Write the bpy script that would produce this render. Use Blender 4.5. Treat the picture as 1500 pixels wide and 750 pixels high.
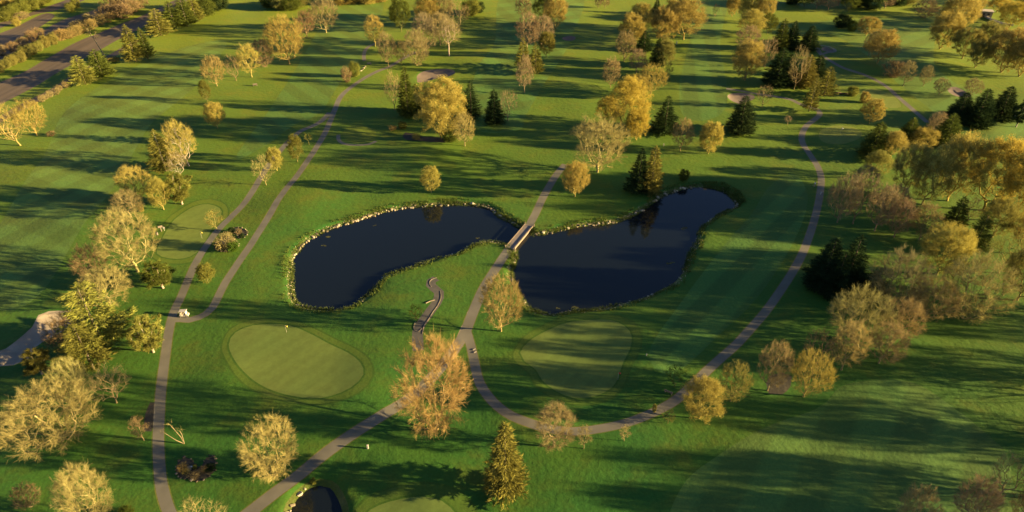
import bpy, bmesh, math, random
import numpy as np
from mathutils import Vector, noise as mnoise
from mathutils.geometry import delaunay_2d_cdt

for o in list(bpy.data.objects):
    bpy.data.objects.remove(o)
scene = bpy.context.scene
COL = scene.collection

# ------------------------------------------------------------------ camera
CAM_H = 100.0
PITCH = math.radians(35.0)          # below the horizontal, looking along +Y
FPX = 1000.0                        # focal length in pixels of the 1500 px wide photograph
SP, CP = math.sin(PITCH), math.cos(PITCH)
cam = bpy.data.cameras.new('camera')
cam.sensor_width = 36.0
cam.lens = 36.0 * FPX / 1500.0
cam.clip_start = 1.0
cam.clip_end = 20000.0
camo = bpy.data.objects.new('camera', cam)
COL.objects.link(camo)
camo.location = (0, 0, CAM_H)
camo.rotation_euler = (math.pi / 2 - PITCH, 0, 0)
scene.camera = camo

# ------------------------------------------------------------------ light
SUN_EL = math.radians(10.3)
SUN_AZ = math.radians(97.0)         # clockwise from +Y
world = bpy.data.worlds.new('World')
scene.world = world
world.use_nodes = True
wt = world.node_tree
wt.nodes.clear()
sky = wt.nodes.new('ShaderNodeTexSky')
sky.sky_type = 'NISHITA'
sky.sun_disc = False
sky.sun_elevation = SUN_EL
sky.sun_rotation = SUN_AZ
sky.air_density = 0.42
sky.dust_density = 0.4
sky.ozone_density = 1.5
bg = wt.nodes.new('ShaderNodeBackground')
bg.inputs['Strength'].default_value = 0.05
wo = wt.nodes.new('ShaderNodeOutputWorld')
wt.links.new(sky.outputs[0], bg.inputs[0])
wt.links.new(bg.outputs[0], wo.inputs[0])
SUN = Vector((math.cos(SUN_EL) * math.sin(SUN_AZ), math.cos(SUN_EL) * math.cos(SUN_AZ), math.sin(SUN_EL)))
sl = bpy.data.lights.new('sun', 'SUN')
sl.energy = 5.0
sl.angle = math.radians(0.6)
sl.color = (1.0, 0.73, 0.34)
so = bpy.data.objects.new('sun', sl)
COL.objects.link(so)
so.rotation_euler = SUN.to_track_quat('Z', 'Y').to_euler()
so.location = (200, -30, 150)
scene.view_settings.view_transform = 'Standard'
scene.view_settings.look = 'None'
scene.view_settings.gamma = 1.0
scene.view_settings.exposure = 2.36
try:
    scene.cycles.max_bounces = 6
    scene.cycles.diffuse_bounces = 2
    scene.cycles.transparent_max_bounces = 6
except Exception:
    pass

# ------------------------------------------------------------------ helpers
def gh(x, y):
    """height of the open ground: gentle swells only"""
    v = 0.55 * mnoise.noise((x / 46.0, y / 46.0, 3.1)) + 0.22 * mnoise.noise((x / 17.0, y / 17.0, 8.7)) \
        + 0.10 * mnoise.noise((x / 7.5, y / 7.5, 1.7))
    for mx, my, mr, mh in MOUNDS:
        d2 = ((x - mx) ** 2 + (y - my) ** 2) / (mr * mr)
        if d2 < 6:
            v += mh * math.exp(-d2)
    return v

MOUNDS = []

def ray(px, py, z=0.0):
    """point of the plane at height z that the photograph shows at pixel (px, py)"""
    u, v = (px - 750.0) / FPX, (375.0 - py) / FPX
    t = (CAM_H - z) / (SP - v * CP)
    return t * u, t * (CP + v * SP)

def at(px, py):
    z = 0.0
    for _ in range(3):
        x, y = ray(px, py, z)
        z = gh(x, y)
    return x, y, z

def mpp(px, py):
    v = (375.0 - py) / FPX
    return CAM_H / (SP - v * CP) / FPX

def depr(py):
    return PITCH + math.atan((py - 375.0) / FPX)

def pix_height(y, z0, hpx, py):
    """real height whose top stands hpx pixels above the base pixel py"""
    v = (375.0 - (py - hpx)) / FPX
    return y * (v * CP - SP) / (CP + v * SP) + CAM_H - z0

def spline(pts, closed=False, step=2.0):
    """Catmull-Rom through 2-D points, resampled to about step metres"""
    P = [np.array(p[:2], float) for p in pts]
    n = len(P)
    out = []
    rng = range(n) if closed else range(n - 1)
    for i in rng:
        if closed:
            p0, p1, p2, p3 = P[i - 1], P[i], P[(i + 1) % n], P[(i + 2) % n]
        else:
            p0, p1, p2, p3 = P[max(i - 1, 0)], P[i], P[i + 1], P[min(i + 2, n - 1)]
        k = max(1, int(round(np.linalg.norm(p2 - p1) / step)))
        for j in range(k):
            t = j / k
            out.append(0.5 * (2 * p1 + (p2 - p0) * t + (2 * p0 - 5 * p1 + 4 * p2 - p3) * t * t + (3 * p1 - p0 - 3 * p2 + p3) * t ** 3))
    if not closed:
        out.append(P[-1])
    return np.array(out)

def offset_loop(L, d):
    """closed loop moved d metres along its outward normal"""
    a = np.roll(L, -1, 0) - np.roll(L, 1, 0)
    a /= np.linalg.norm(a, axis=1)[:, None] + 1e-9
    nrm = np.stack([a[:, 1], -a[:, 0]], 1)
    area = 0.5 * np.sum(L[:, 0] * np.roll(L[:, 1], -1) - np.roll(L[:, 0], -1) * L[:, 1])
    return L + nrm * (d if area > 0 else -d)

def inside(P, poly):
    x, y = P[:, 0], P[:, 1]
    r = np.zeros(len(P), bool)
    n = len(poly)
    for i in range(n):
        x1, y1 = poly[i]
        x2, y2 = poly[(i + 1) % n]
        if y1 == y2:
            continue
        c = (y1 > y) != (y2 > y)
        r ^= c & (x < (x2 - x1) * (y - y1) / (y2 - y1) + x1)
    return r

def loop_dist(P, L):
    A = L
    B = np.roll(L, -1, 0)
    out = np.full(len(P), 1e9)
    for a, b in zip(A, B):
        ab = b - a
        t = np.clip(((P - a) @ ab) / (ab @ ab + 1e-12), 0, 1)
        d = np.linalg.norm(P - (a + t[:, None] * ab), axis=1)
        out = np.minimum(out, d)
    return np.where(inside(P, L), -out, out)

def tag(o, label=None, cat=None, group=None, kind=None):
    if label: o['label'] = label
    if cat: o['category'] = cat
    if group: o['group'] = group
    if kind: o['kind'] = kind
    return o

def thing(name, loc, label, cat, group=None, rz=0.0):
    o = bpy.data.objects.new(name, None)
    COL.objects.link(o)
    o.empty_display_size = 0.5
    o.location = loc
    o.rotation_euler = (0, 0, rz)
    return tag(o, label, cat, group)

def link(name, me, mat=None, parent=None):
    o = bpy.data.objects.new(name, me)
    COL.objects.link(o)
    if mat is not None and not me.materials:
        me.materials.append(mat)
    if parent is not None:
        o.parent = parent
    return o

def mesh_quads(name, V, n=4, smooth=False):
    """V: (faces * n, 3) corner array; every face has n corners of its own"""
    V = np.asarray(V, np.float32).reshape(-1, 3)
    me = bpy.data.meshes.new(name)
    nf = len(V) // n
    me.vertices.add(len(V)); me.loops.add(len(V)); me.polygons.add(nf)
    me.vertices.foreach_set('co', V.ravel())
    me.loops.foreach_set('vertex_index', np.arange(len(V), dtype=np.int32))
    me.polygons.foreach_set('loop_start', np.arange(0, len(V), n, dtype=np.int32))
    me.update(calc_edges=True)
    return me

class MB:
    """collects shapes and links them as ONE mesh object"""
    def __init__(s):
        s.v, s.f = [], []
    def add(s, V, F):
        o = len(s.v)
        s.v += [tuple(map(float, p)) for p in V]
        s.f += [tuple(i + o for i in f) for f in F]
        return s
    def box(s, c, d, rz=0.0, taper=1.0, rx=0.0):
        x, y, z = d[0] / 2, d[1] / 2, d[2] / 2
        V = []
        for k in (-1, 1):
            t = taper if k > 0 else 1.0
            for a, b in ((-1, -1), (1, -1), (1, 1), (-1, 1)):
                p = Vector((a * x * t, b * y * t, k * z))
                if rx:
                    p.rotate(__import__('mathutils').Euler((0, rx, 0)))
                if rz:
                    p.rotate(__import__('mathutils').Euler((0, 0, rz)))
                V.append(p + Vector(c))
        return s.add(V, [(3, 2, 1, 0), (4, 5, 6, 7), (0, 1, 5, 4), (1, 2, 6, 5), (2, 3, 7, 6), (3, 0, 4, 7)])
    def tube(s, pts, rad, n=6, caps=True):
        pts = [Vector(p) for p in pts]
        if not hasattr(rad, '__len__'):
            rad = [rad] * len(pts)
        V, F = [], []
        ref = Vector((0.31, 0.17, 0.93)).normalized()
        for i, p in enumerate(pts):
            d = (pts[min(i + 1, len(pts) - 1)] - pts[max(i - 1, 0)]).normalized()
            r = ref if abs(d.dot(ref)) < 0.95 else Vector((1, 0, 0))
            a = d.cross(r).normalized()
            b = d.cross(a)
            for k in range(n):
                w = 2 * math.pi * k / n
                V.append(p + (a * math.cos(w) + b * math.sin(w)) * rad[i])
        for i in range(len(pts) - 1):
            for k in range(n):
                k2 = (k + 1) % n
                F.append((i * n + k, i * n + k2, i * n + n + k2, i * n + n + k))
        if caps:
            F.append(tuple(range(n - 1, -1, -1)))
            F.append(tuple(range((len(pts) - 1) * n, len(pts) * n)))
        return s.add(V, F)
    def mesh(s, name, smooth=False):
        me = bpy.data.meshes.new(name)
        me.from_pydata(s.v, [], s.f)
        if smooth:
            me.polygons.foreach_set('use_smooth', [True] * len(me.polygons))
        me.update()
        return me
    def build(s, name, mat, parent=None, smooth=False, bevel=0.0):
        o = link(name, s.mesh(name, smooth), mat, parent)
        if bevel:
            m = o.modifiers.new('bevel', 'BEVEL')
            m.width = bevel
            m.segments = 2
            m.limit_method = 'ANGLE'
        return o

# ------------------------------------------------------------------ materials
def new_mat(name):
    m = bpy.data.materials.new(name)
    m.use_nodes = True
    t = m.node_tree
    t.nodes.clear()
    return m, t, t.nodes, t.links

def N(t, typ, **kw):
    n = t.nodes.new(typ)
    for k, v in kw.items():
        setattr(n, k, v)
    return n

def plain(name, col, rough=0.7, metal=0.0, var=0.25, scale=3.0, bump=0.0, spec=0.3, streak=None):
    """a colour that varies a little with a noise of the object's own coordinates"""
    m, t, ns, ln = new_mat(name)
    co = N(t, 'ShaderNodeTexCoord')
    nz = N(t, 'ShaderNodeTexNoise')
    nz.inputs['Scale'].default_value = scale
    nz.inputs['Detail'].default_value = 5
    if streak is None:
        ln.new(co.outputs['Object'], nz.inputs['Vector'])
    else:                                   # worn in long streaks along one direction (degrees)
        mp = N(t, 'ShaderNodeMapping')
        mp.inputs['Rotation'].default_value = (0, 0, -math.radians(streak))
        mq = N(t, 'ShaderNodeMapping')
        mq.inputs['Scale'].default_value = (0.06, 1, 1)
        ln.new(co.outputs['Object'], mp.inputs['Vector'])
        ln.new(mp.outputs[0], mq.inputs['Vector'])
        ln.new(mq.outputs[0], nz.inputs['Vector'])
    mx = N(t, 'ShaderNodeMix', data_type='RGBA')
    mx.inputs[6].default_value = (*[c * (1 - var) for c in col], 1)
    mx.inputs[7].default_value = (*[min(1, c * (1 + var)) for c in col], 1)
    ln.new(nz.outputs['Fac'], mx.inputs[0])
    b = N(t, 'ShaderNodeBsdfPrincipled')
    b.inputs['Roughness'].default_value = rough
    b.inputs['Metallic'].default_value = metal
    b.inputs['Specular IOR Level'].default_value = spec
    ln.new(mx.outputs[2], b.inputs['Base Color'])
    if bump:
        bp = N(t, 'ShaderNodeBump')
        bp.inputs['Strength'].default_value = 1.0
        bp.inputs['Distance'].default_value = bump
        ln.new(nz.outputs['Fac'], bp.inputs['Height'])
        ln.new(bp.outputs[0], b.inputs['Normal'])
    o = N(t, 'ShaderNodeOutputMaterial')
    ln.new(b.outputs[0], o.inputs[0])
    return m

def grass(name, c1, c2, dry, dry_amt=0.35, stripe=None, stripe_amt=0.2, bump=0.12, bscale=0.9, cross=None, fine=2.2, sheen=(0.48, 0.45, 0.03), fuzz=0.2, grain=0.16):
    """turf: two greens in broad patches, dry flecks, optional mowing bands, a lumpy surface for the raking sun"""
    m, t, ns, ln = new_mat(name)
    co = N(t, 'ShaderNodeTexCoord')
    P = co.outputs['Object']
    def noise_(scale, detail=4, rough=0.55):
        n = N(t, 'ShaderNodeTexNoise')
        n.inputs['Scale'].default_value = scale
        n.inputs['Detail'].default_value = detail
        n.inputs['Roughness'].default_value = rough
        ln.new(P, n.inputs['Vector'])
        return n.outputs['Fac']
    def ramp(src, a, b):
        r = N(t, 'ShaderNodeMapRange', interpolation_type='SMOOTHSTEP')
        r.inputs[1].default_value = a
        r.inputs[2].default_value = b
        ln.new(src, r.inputs[0])
        return r.outputs[0]
    def mix(f, a, b, blend='MIX', fac=None):
        x = N(t, 'ShaderNodeMix', data_type='RGBA', blend_type=blend)
        if f is not None: ln.new(f, x.inputs[0])
        else: x.inputs[0].default_value = fac
        for s, i in ((a, 6), (b, 7)):
            if isinstance(s, tuple): x.inputs[i].default_value = (*s, 1)
            else: ln.new(s, x.inputs[i])
        return x.outputs[2]
    col = mix(ramp(noise_(0.035, 5, 0.6), 0.35, 0.65), c1, c2)
    d = N(t, 'ShaderNodeMath', operation='MULTIPLY')
    ln.new(ramp(noise_(0.09, 7, 0.66), 0.46, 0.72), d.inputs[0])
    d.inputs[1].default_value = dry_amt
    col = mix(d.outputs[0], col, dry)
    fn = ramp(noise_(fine, 6, 0.75), 0.3, 0.7)
    g = N(t, 'ShaderNodeMapRange')
    g.inputs[3].default_value = 1 - grain
    g.inputs[4].default_value = 1 + grain
    ln.new(fn, g.inputs[0])
    v = N(t, 'ShaderNodeVectorMath', operation='SCALE')
    ln.new(col, v.inputs[0])
    ln.new(g.outputs[0], v.inputs['Scale'])
    col = v.outputs[0]
    for st in (stripe, cross):
        if st is None: continue
        ang, per = st
        mp = N(t, 'ShaderNodeMapping')
        mp.inputs['Rotation'].default_value = (0, 0, math.radians(ang))
        ln.new(P, mp.inputs['Vector'])
        w = N(t, 'ShaderNodeTexWave', wave_type='BANDS', bands_direction='X')
        w.inputs['Scale'].default_value = 2 * math.pi / (20 * per)
        w.inputs['Distortion'].default_value = 0.6
        w.inputs['Detail Scale'].default_value = 0.15
        ln.new(mp.outputs[0], w.inputs['Vector'])
        g2 = N(t, 'ShaderNodeMapRange')
        g2.inputs[3].default_value = 1 - stripe_amt
        g2.inputs[4].default_value = 1 + stripe_amt
        ln.new(ramp(w.outputs['Fac'], 0.3, 0.7), g2.inputs[0])
        v2 = N(t, 'ShaderNodeVectorMath', operation='SCALE')
        ln.new(col, v2.inputs[0])
        ln.new(g2.outputs[0], v2.inputs['Scale'])
        col = v2.outputs[0]
    b = N(t, 'ShaderNodeBsdfPrincipled')
    b.inputs['Roughness'].default_value = 0.8
    b.inputs['Specular IOR Level'].default_value = 0.15
    b.inputs['Sheen Weight'].default_value = fuzz        # upright blades catch a low sun
    b.inputs['Sheen Roughness'].default_value = 0.45
    b.inputs['Sheen Tint'].default_value = (*sheen, 1)
    ln.new(col, b.inputs['Base Color'])
    bp = N(t, 'ShaderNodeBump')
    bp.inputs['Distance'].default_value = bump
    bp.inputs['Strength'].default_value = 0.8
    ln.new(noise_(bscale, 8, 0.62), bp.inputs['Height'])
    ln.new(bp.outputs[0], b.inputs['Normal'])
    o = N(t, 'ShaderNodeOutputMaterial')
    ln.new(b.outputs[0], o.inputs[0])
    return m

def foliage(name, transl=0.35, var=0.35, vscale=0.5, rough=0.7):
    """leaves and twigs: colour from the object, broken up by clumps"""
    m, t, ns, ln = new_mat(name)
    oi = N(t, 'ShaderNodeObjectInfo')
    co = N(t, 'ShaderNodeTexCoord')
    nz = N(t, 'ShaderNodeTexNoise')
    nz.inputs['Scale'].default_value = vscale
    nz.inputs['Detail'].default_value = 4
    ln.new(co.outputs['Object'], nz.inputs['Vector'])
    g = N(t, 'ShaderNodeMapRange')
    g.inputs[1].default_value = 0.3
    g.inputs[2].default_value = 0.7
    g.inputs[3].default_value = 1 - var
    g.inputs[4].default_value = 1 + var
    ln.new(nz.outputs['Fac'], g.inputs[0])
    v = N(t, 'ShaderNodeVectorMath', operation='SCALE')
    ln.new(oi.outputs['Color'], v.inputs[0])
    ln.new(g.outputs[0], v.inputs['Scale'])
    d = N(t, 'ShaderNodeBsdfDiffuse')
    tr = N(t, 'ShaderNodeBsdfTranslucent')
    mx = N(t, 'ShaderNodeMixShader')
    mx.inputs[0].default_value = transl
    ln.new(v.outputs[0], d.inputs[0])
    ln.new(v.outputs[0], tr.inputs[0])
    ln.new(d.outputs[0], mx.inputs[1])
    ln.new(tr.outputs[0], mx.inputs[2])
    o = N(t, 'ShaderNodeOutputMaterial')
    ln.new(mx.outputs[0], o.inputs[0])
    return m
# ------------------------------------------------------------------ the course, traced on the ground
PX = lambda pts: [ray(*p)[:2] for p in pts]

# gentle mounds round the greens and tees (pixel, radius m, height m)
for px, py, r, h in [(395, 600, 9, 0.7), (520, 600, 9, 0.8), (560, 545, 8, 0.7), (320, 560, 7, 0.5), (745, 560, 7, 0.7), (945, 540, 7, 0.6),
                     (780, 605, 7, 0.6), (930, 470, 8, 0.5), (210, 330, 6, 0.5), (430, 300, 12, 0.8), (620, 230, 14, 0.8), (900, 300, 11, 0.7),
                     (1120, 300, 12, 0.7), (560, 440, 9, 0.6), (1290, 600, 14, 0.9), (1130, 690, 12, 0.7), (560, 690, 9, 0.5),
                     (120, 330, 14, 0.8), (60, 600, 10, 0.6), (150, 165, 16, 1.0), (60, 260, 14, 0.8), (1340, 90, 20, 1.2), (1270, 210, 12, 0.9),
                     (1460, 200, 14, 1.0), (640, 715, 7, 0.4), (820, 130, 18, 0.8), (1030, 160, 16, 0.8), (700, 95, 14, 0.8)]:
    x, y = ray(px, py)
    MOUNDS.append((x, y, r, h))

WATER_Z = -0.75
pond_px = {
 'left': [(431,403),(432,382),(445,361),(464,347),(484,337),(509,329),(536,321),(564,312),(592,307),(613,304),(647,302),(675,301),(699,303),
          (717,308),(730,318),(744,325),(757,333),(771,339),(769,350),(757,353),(743,356),(724,353),(703,354),(686,359),(672,368),(647,375),
          (627,382),(599,390),(578,397),(561,404),(550,415),(540,427),(530,437),(516,445),(498,451),(474,452),(453,449),(439,444),(432,430)],
 'right': [(761,349),(770,338),(780,345),(792,345),(810,342),(830,337),(854,333),(886,330),(910,325),(927,318),(945,307),(965,293),(983,284),(1004,278),
           (1024,275),(1045,277),(1062,283),(1073,293),(1076,302),(1062,308),(1045,317),(1031,327),(1021,341),(1016,358),(1007,372),
           (1002,389),(995,403),(983,415),(965,424),(945,434),(927,439),(906,444),(886,450),(858,453),(830,455),(806,459),(792,456),
           (781,452),(771,443),(762,427),(754,411),(753,396),(757,380),(757,366)],
 'small': [(429,750),(436,736),(450,721),(467,714),(481,717),(490,729),(498,750),(497,775),(480,790),(445,790),(428,770)],
}
POND = {k: spline([ray(x, y, WATER_Z) for x, y in v], True, 1.2) for k, v in pond_px.items()}
POND_ALL = list(POND.values())

def ribbon(cl, w):
    d = np.gradient(cl, axis=0)
    d /= np.linalg.norm(d, axis=1)[:, None]
    n = np.stack([-d[:, 1], d[:, 0]], 1)
    w = np.asarray(w).reshape(-1, 1) / 2
    return np.vstack([cl + n * w, (cl - n * w)[::-1]])

path_px = {
 'left_path': ([(262,775),(248,750),(237,715),(233,680),(232,640),(234,600),(237,560),(242,520),(247,485),(254,458),(265,435),(278,405),(290,380),(305,357),
        (320,337),(340,317),(358,298),(372,277),(383,258),(397,236),(410,221),(423,207),(440,193),(457,186),(470,179),(483,166)], 1.95),
 'left_branch': ([(250,468),(264,467),(278,468),(292,464),(311,451),(329,416),(347,389),(365,363),(380,340),(398,313),(407,297),(420,277),(436,257),(460,222),
        (477,194),(490,163),(500,142),(516,127),(536,114),(555,104),(570,98),(592,85),(610,76)], 1.95),
 'bridge_path': ([(345,765),(370,747),(402,722),(439,695),(467,672),(491,655),(517,639),(543,623),(566,608),(585,596),(610,577),(630,556),(648,536),
        (663,516),(680,490),(690,465),(697,448),(707,425),(720,403),(735,380),(748,361)], 2.4),
 'bridge_path_north': ([(774,332),(785,311),(793,293),(804,273),(815,256),(828,241)], 2.2),
 'loop_path': ([(684,486),(691,512),(697,542),(703,563),(715,582),(730,598),(750,612),(775,622),(800,629),(840,633),(880,629),(920,620),(960,604),(990,587),(1015,565),
        (1035,545),(1060,522),(1080,504),(1100,482),(1120,459),(1140,432),(1160,401),(1175,373),(1186,344),(1195,314),(1201,285),(1203,262),(1198,244),
        (1186,226),(1177,213),(1174,203),(1176,194),(1182,184),(1192,176),(1201,167),(1197,160),(1184,156),(1172,152),(1158,145),(1130,140),(1105,137),(1085,133),(1064,130)], 1.95),
 'far_path': ([(1196,70),(1199,76),(1208,84),(1234,99),(1269,111),(1297,126),(1318,144),(1338,161),(1359,179)], 1.9),
 'far_loop': ([(1203,80),(1212,78),(1222,77),(1220,72),(1208,68),(1198,68)], 1.6),
 'rill_path': ([(639,408),(632,412),(631,418),(637,424),(643,429),(643,437),(638,447),(631,456),(624,466),(616,476),(612,487),(612,500),(613,515)], 2.4),
 'tee_rim': ([(496,198),(496,205),(503,211),(520,213),(540,212),(551,207)], 1.3),
 'gravel_spur': ([(534,90),(533,82),(536,73),(545,66),(556,62)], 1.6),
}
PATHS = {}
for k, (pts, w) in path_px.items():
    cl = spline(PX(pts), False, 1.8)
    PATHS[k] = (cl, w)

poly_px = {
 'green': [
  [(335,505),(345,487),(370,477),(400,475),(425,477),(450,487),(480,503),(510,518),(528,534),(533,553),(515,572),(485,584),(455,587),(420,581),(390,570),(365,553),(345,530)],
  [(762,517),(775,500),(800,485),(830,473),(865,469),(895,470),(915,480),(925,495),(922,515),(912,535),(905,555),(895,570),(870,582),(840,584),(815,575),(795,560),(785,543),(768,530)],
  [(230,372),(237,352),(250,330),(263,316),(284,303),(305,299),(322,305),(324,316),(312,333),(301,354),(288,371),(270,379),(248,379)],
  [(533,756),(556,740),(590,732),(622,730),(648,736),(670,756),(676,785),(600,800),(528,785)],
  [(1203,208),(1199,198),(1206,189),(1225,184),(1248,187),(1262,196),(1258,206),(1238,213),(1218,213)],
  [(1262,140),(1265,132),(1280,130),(1302,136),(1315,146),(1320,156),(1305,158),(1285,152)],
 ],
 'fringe': [
  [(325,507),(338,482),(366,470),(400,468),(430,470),(458,481),(488,496),(520,512),(541,530),(546,556),(526,580),(490,593),(452,596),(415,590),(380,577),(352,558),(334,532)],
  [(752,519),(768,494),(795,478),(828,465),(866,461),(902,463),(928,475),(938,496),(934,520),(922,542),(914,563),(898,582),(870,592),(836,593),(806,583),(785,567),(776,549),(758,534)],
  [(222,374),(230,350),(244,325),(260,310),(284,296),(308,292),(330,300),(333,318),(320,338),(308,360),(294,378),(271,386),(240,385)],
  [(512,762),(536,732),(572,717),(612,711),(652,715),(684,732),(702,762),(700,790),(600,808),(510,790)],
  [(505,204),(503,193),(513,185),(532,184),(548,189),(551,200),(545,208),(522,210)],
 ],
 'bunker': [
  [(611,117),(611,111),(620,105),(637,102),(658,102),(667,106),(658,112),(637,116),(622,121),(612,122)],
  [(-6,539),(0,538),(20,536),(42,527),(52,510),(72,497),(90,487),(118,475),(125,461),(118,453),(95,456),(72,457),(57,463),(48,480),(35,492),(22,503),(10,512),(-4,517)],
  [(1066,146),(1066,141),(1073,138),(1090,137),(1103,140),(1105,145),(1097,150),(1083,155),(1074,152)],
  [(1202,74),(1208,70),(1216,73),(1221,77),(1210,77)],
  [(1388,130),(1400,128),(1418,137),(1422,143),(1402,142),(1390,136)],
  [(823,57),(836,54),(843,56),(840,61),(828,61)],
 ],
 'bed': [
  [(257,688),(260,676),(270,669),(280,672),(287,681),(294,684),(302,670),(312,668),(317,676),(314,690),(304,699),(290,705),(276,701),(262,699)],
  [(315,362),(320,354),(331,350),(344,352),(350,359),(345,367),(331,370),(319,368)],
  [(336,337),(346,334),(358,336),(363,342),(358,349),(349,349),(346,343),(338,341)],
  [(590,199),(594,194),(604,196),(620,201),(640,202),(655,205),(654,210),(638,210),(612,208),(595,206)],
  [(1122,562),(1128,550),(1145,546),(1160,552),(1158,566),(1146,578),(1126,578)],
  [(211,632),(213,606),(220,590),(227,590),(227,612),(222,632)],
 ],
 'fairway': [
  [(110,150),(60,235),(0,330),(-30,400),(0,455),(60,430),(120,340),(170,270),(215,190),(260,150),(300,110),(330,60),(240,80)],
  [(345,230),(395,160),(440,90),(480,20),(500,-10),(560,-10),(545,60),(500,120),(470,165),(430,185),(385,215)],
  [(770,170),(800,120),(835,60),(850,-10),(740,-10),(725,60),(700,100),(690,140),(700,190),(760,190)],
  [(1000,170),(995,130),(1000,100),(1010,60),(1020,-10),(1065,-10),(1055,60),(1060,100),(1065,130),(1060,165),(1030,178)],
  [(1240,60),(1190,35),(1260,28),(1350,30),(1370,50),(1370,100),(1440,140),(1520,165),(1520,240),(1440,215),(1400,190),(1350,150),(1300,110)],
  [(1000,440),(1060,360),(1100,315),(1130,270),(1165,255),(1183,290),(1165,350),(1115,430),(1055,490),(985,550),(950,520)],
  [(978,760),(1005,705),(1050,670),(1120,628),(1195,600),(1215,585),(1240,565),(1330,560),(1400,600),(1450,640),(1475,665),(1482,700),(1470,780),(980,800)],
 ],
 'road': [
  [(-10,127),(30,107),(70,85),(110,64),(150,47),(185,32),(215,20),(262,-2),(280,-2),(235,25),(200,45),(170,60),(130,82),(90,103),(55,125),(20,143),(-10,156)],
  [(-10,178),(24,156),(75,130),(110,108),(150,86),(200,58),(204,61),(155,91),(115,114),(80,137),(30,163),(-10,186)],
  [(-10,75),(50,50),(95,28),(145,12),(180,-4),(205,-4),(145,22),(100,40),(60,56),(20,77),(-10,92)],
  [(-10,54),(25,38),(62,20),(80,22),(70,32),(40,50),(-10,74)],
  [(-10,37),(20,26),(46,17),(80,6),(110,-4),(135,-4),(85,14),(50,21),(22,32),(-10,44)],
 ],
}
# shoulders of gravel beside the path by the bridge
gravel_px = [[(701,424),(697,433),(695,444),(699,446),(708,425)], [(684,458),(690,452),(693,456),(686,470),(683,470)], [(670,492),(676,478),(684,470),(688,474),(676,494)]]
POLY = {k: [spline(PX(p), True, 2.0) for p in v] for k, v in poly_px.items()}
POLY['gravel'] = [np.array(PX(p)) for p in gravel_px]

# ------------------------------------------------------------------ one triangulation for everything that lies on the ground
rs = np.random.RandomState(4)
pts, edges = [], []
def add_loop(L, closed=True):
    b = len(pts)
    pts.extend([tuple(p) for p in L])
    n = len(L)
    edges.extend([(b + i, b + (i + 1) % n) for i in range(n if closed else n - 1)])
regions = []          # (class, polygon) in order of priority
for L in POND_ALL:
    add_loop(L)
    bank = offset_loop(L, 1.5)
    add_loop(bank)
    for q in offset_loop(L, -1.0): pts.append(tuple(q))
    for q in offset_loop(L, 2.6): pts.append(tuple(q))
    for q in offset_loop(L, 0.7): pts.append(tuple(q))
for k, (cl, w) in PATHS.items():
    L = ribbon(cl, w)
    add_loop(L)
    regions.append(('rill' if k == 'rill_path' else 'path', L))
for L in POLY['gravel']:
    add_loop(L); regions.append(('gravel', L))
for L in POLY['road']:
    add_loop(L); regions.append(('road', L))
for cls in ('bed', 'bunker', 'green', 'fringe'):
    for i, L in enumerate(POLY[cls]):
        add_loop(L); regions.append(('bunker_pale' if cls == 'bunker' and i == 1 else cls, L))
    if cls in ('green', 'fringe'):
        for L in POLY[cls][:4]:
            C_ = offset_loop(L, 0.42)
            add_loop(C_); regions.append(('collar', C_))
for L in POND_ALL:
    regions.append(('bank', offset_loop(L, 1.5)))
for k, (cl, w) in PATHS.items():
    if k in ('rill_path', 'far_loop', 'tee_rim'): continue
    L = ribbon(cl, w + 0.4)
    add_loop(L)
    regions.append(('verge', L))
for i, L in enumerate(POLY['fairway']):
    add_loop(L); regions.append(('fairway%d' % i, L))
g = []
yy = 20.0
while yy < 470:
    st = 3.0 if yy < 240 else 4.5
    lim = yy * 0.95 + 60
    xs = np.arange(-lim, lim, st)
    g.append(np.stack([xs + rs.uniform(-.8, .8, len(xs)), np.full(len(xs), yy) + rs.uniform(-.8, .8, len(xs))], 1))
    yy += st
for a, b, st in ((-900, 900, 40),):
    X, Y = np.meshgrid(np.arange(a, b, st), np.arange(-200, 1400, st))
    q = np.stack([X.ravel(), Y.ravel()], 1).astype(float)
    keep = ~((q[:, 1] > 10) & (q[:, 1] < 480) & (np.abs(q[:, 0]) < q[:, 1] * 0.95 + 70))
    g.append(q[keep] + rs.uniform(-6, 6, (keep.sum(), 2)))
g.append(np.array([(-9000, -3000), (9000, -3000), (9000, 12000), (-9000, 12000), (0, 12000), (-9000, 3000), (9000, 3000), (0, -3000)], float))
for q in np.vstack(g): pts.append(tuple(q))
res = delaunay_2d_cdt([Vector(p) for p in pts], edges, [], 0, 0.02)
V2 = np.array([tuple(v) for v in res[0]])
F = [f for f in res[2]]
FA = np.array(F)
cen = V2[FA].mean(1)
cls = np.full(len(FA), -1)
names = []
for c, L in regions:
    if c not in names: names.append(c)
    k = names.index(c)
    lo, hi = L.min(0), L.max(0)
    idx = np.where((cls < 0) & (cen[:, 0] > lo[0]) & (cen[:, 0] < hi[0]) & (cen[:, 1] > lo[1]) & (cen[:, 1] < hi[1]))[0]
    if len(idx):
        ok = inside(cen[idx], L)
        cls[idx[ok]] = k
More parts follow.
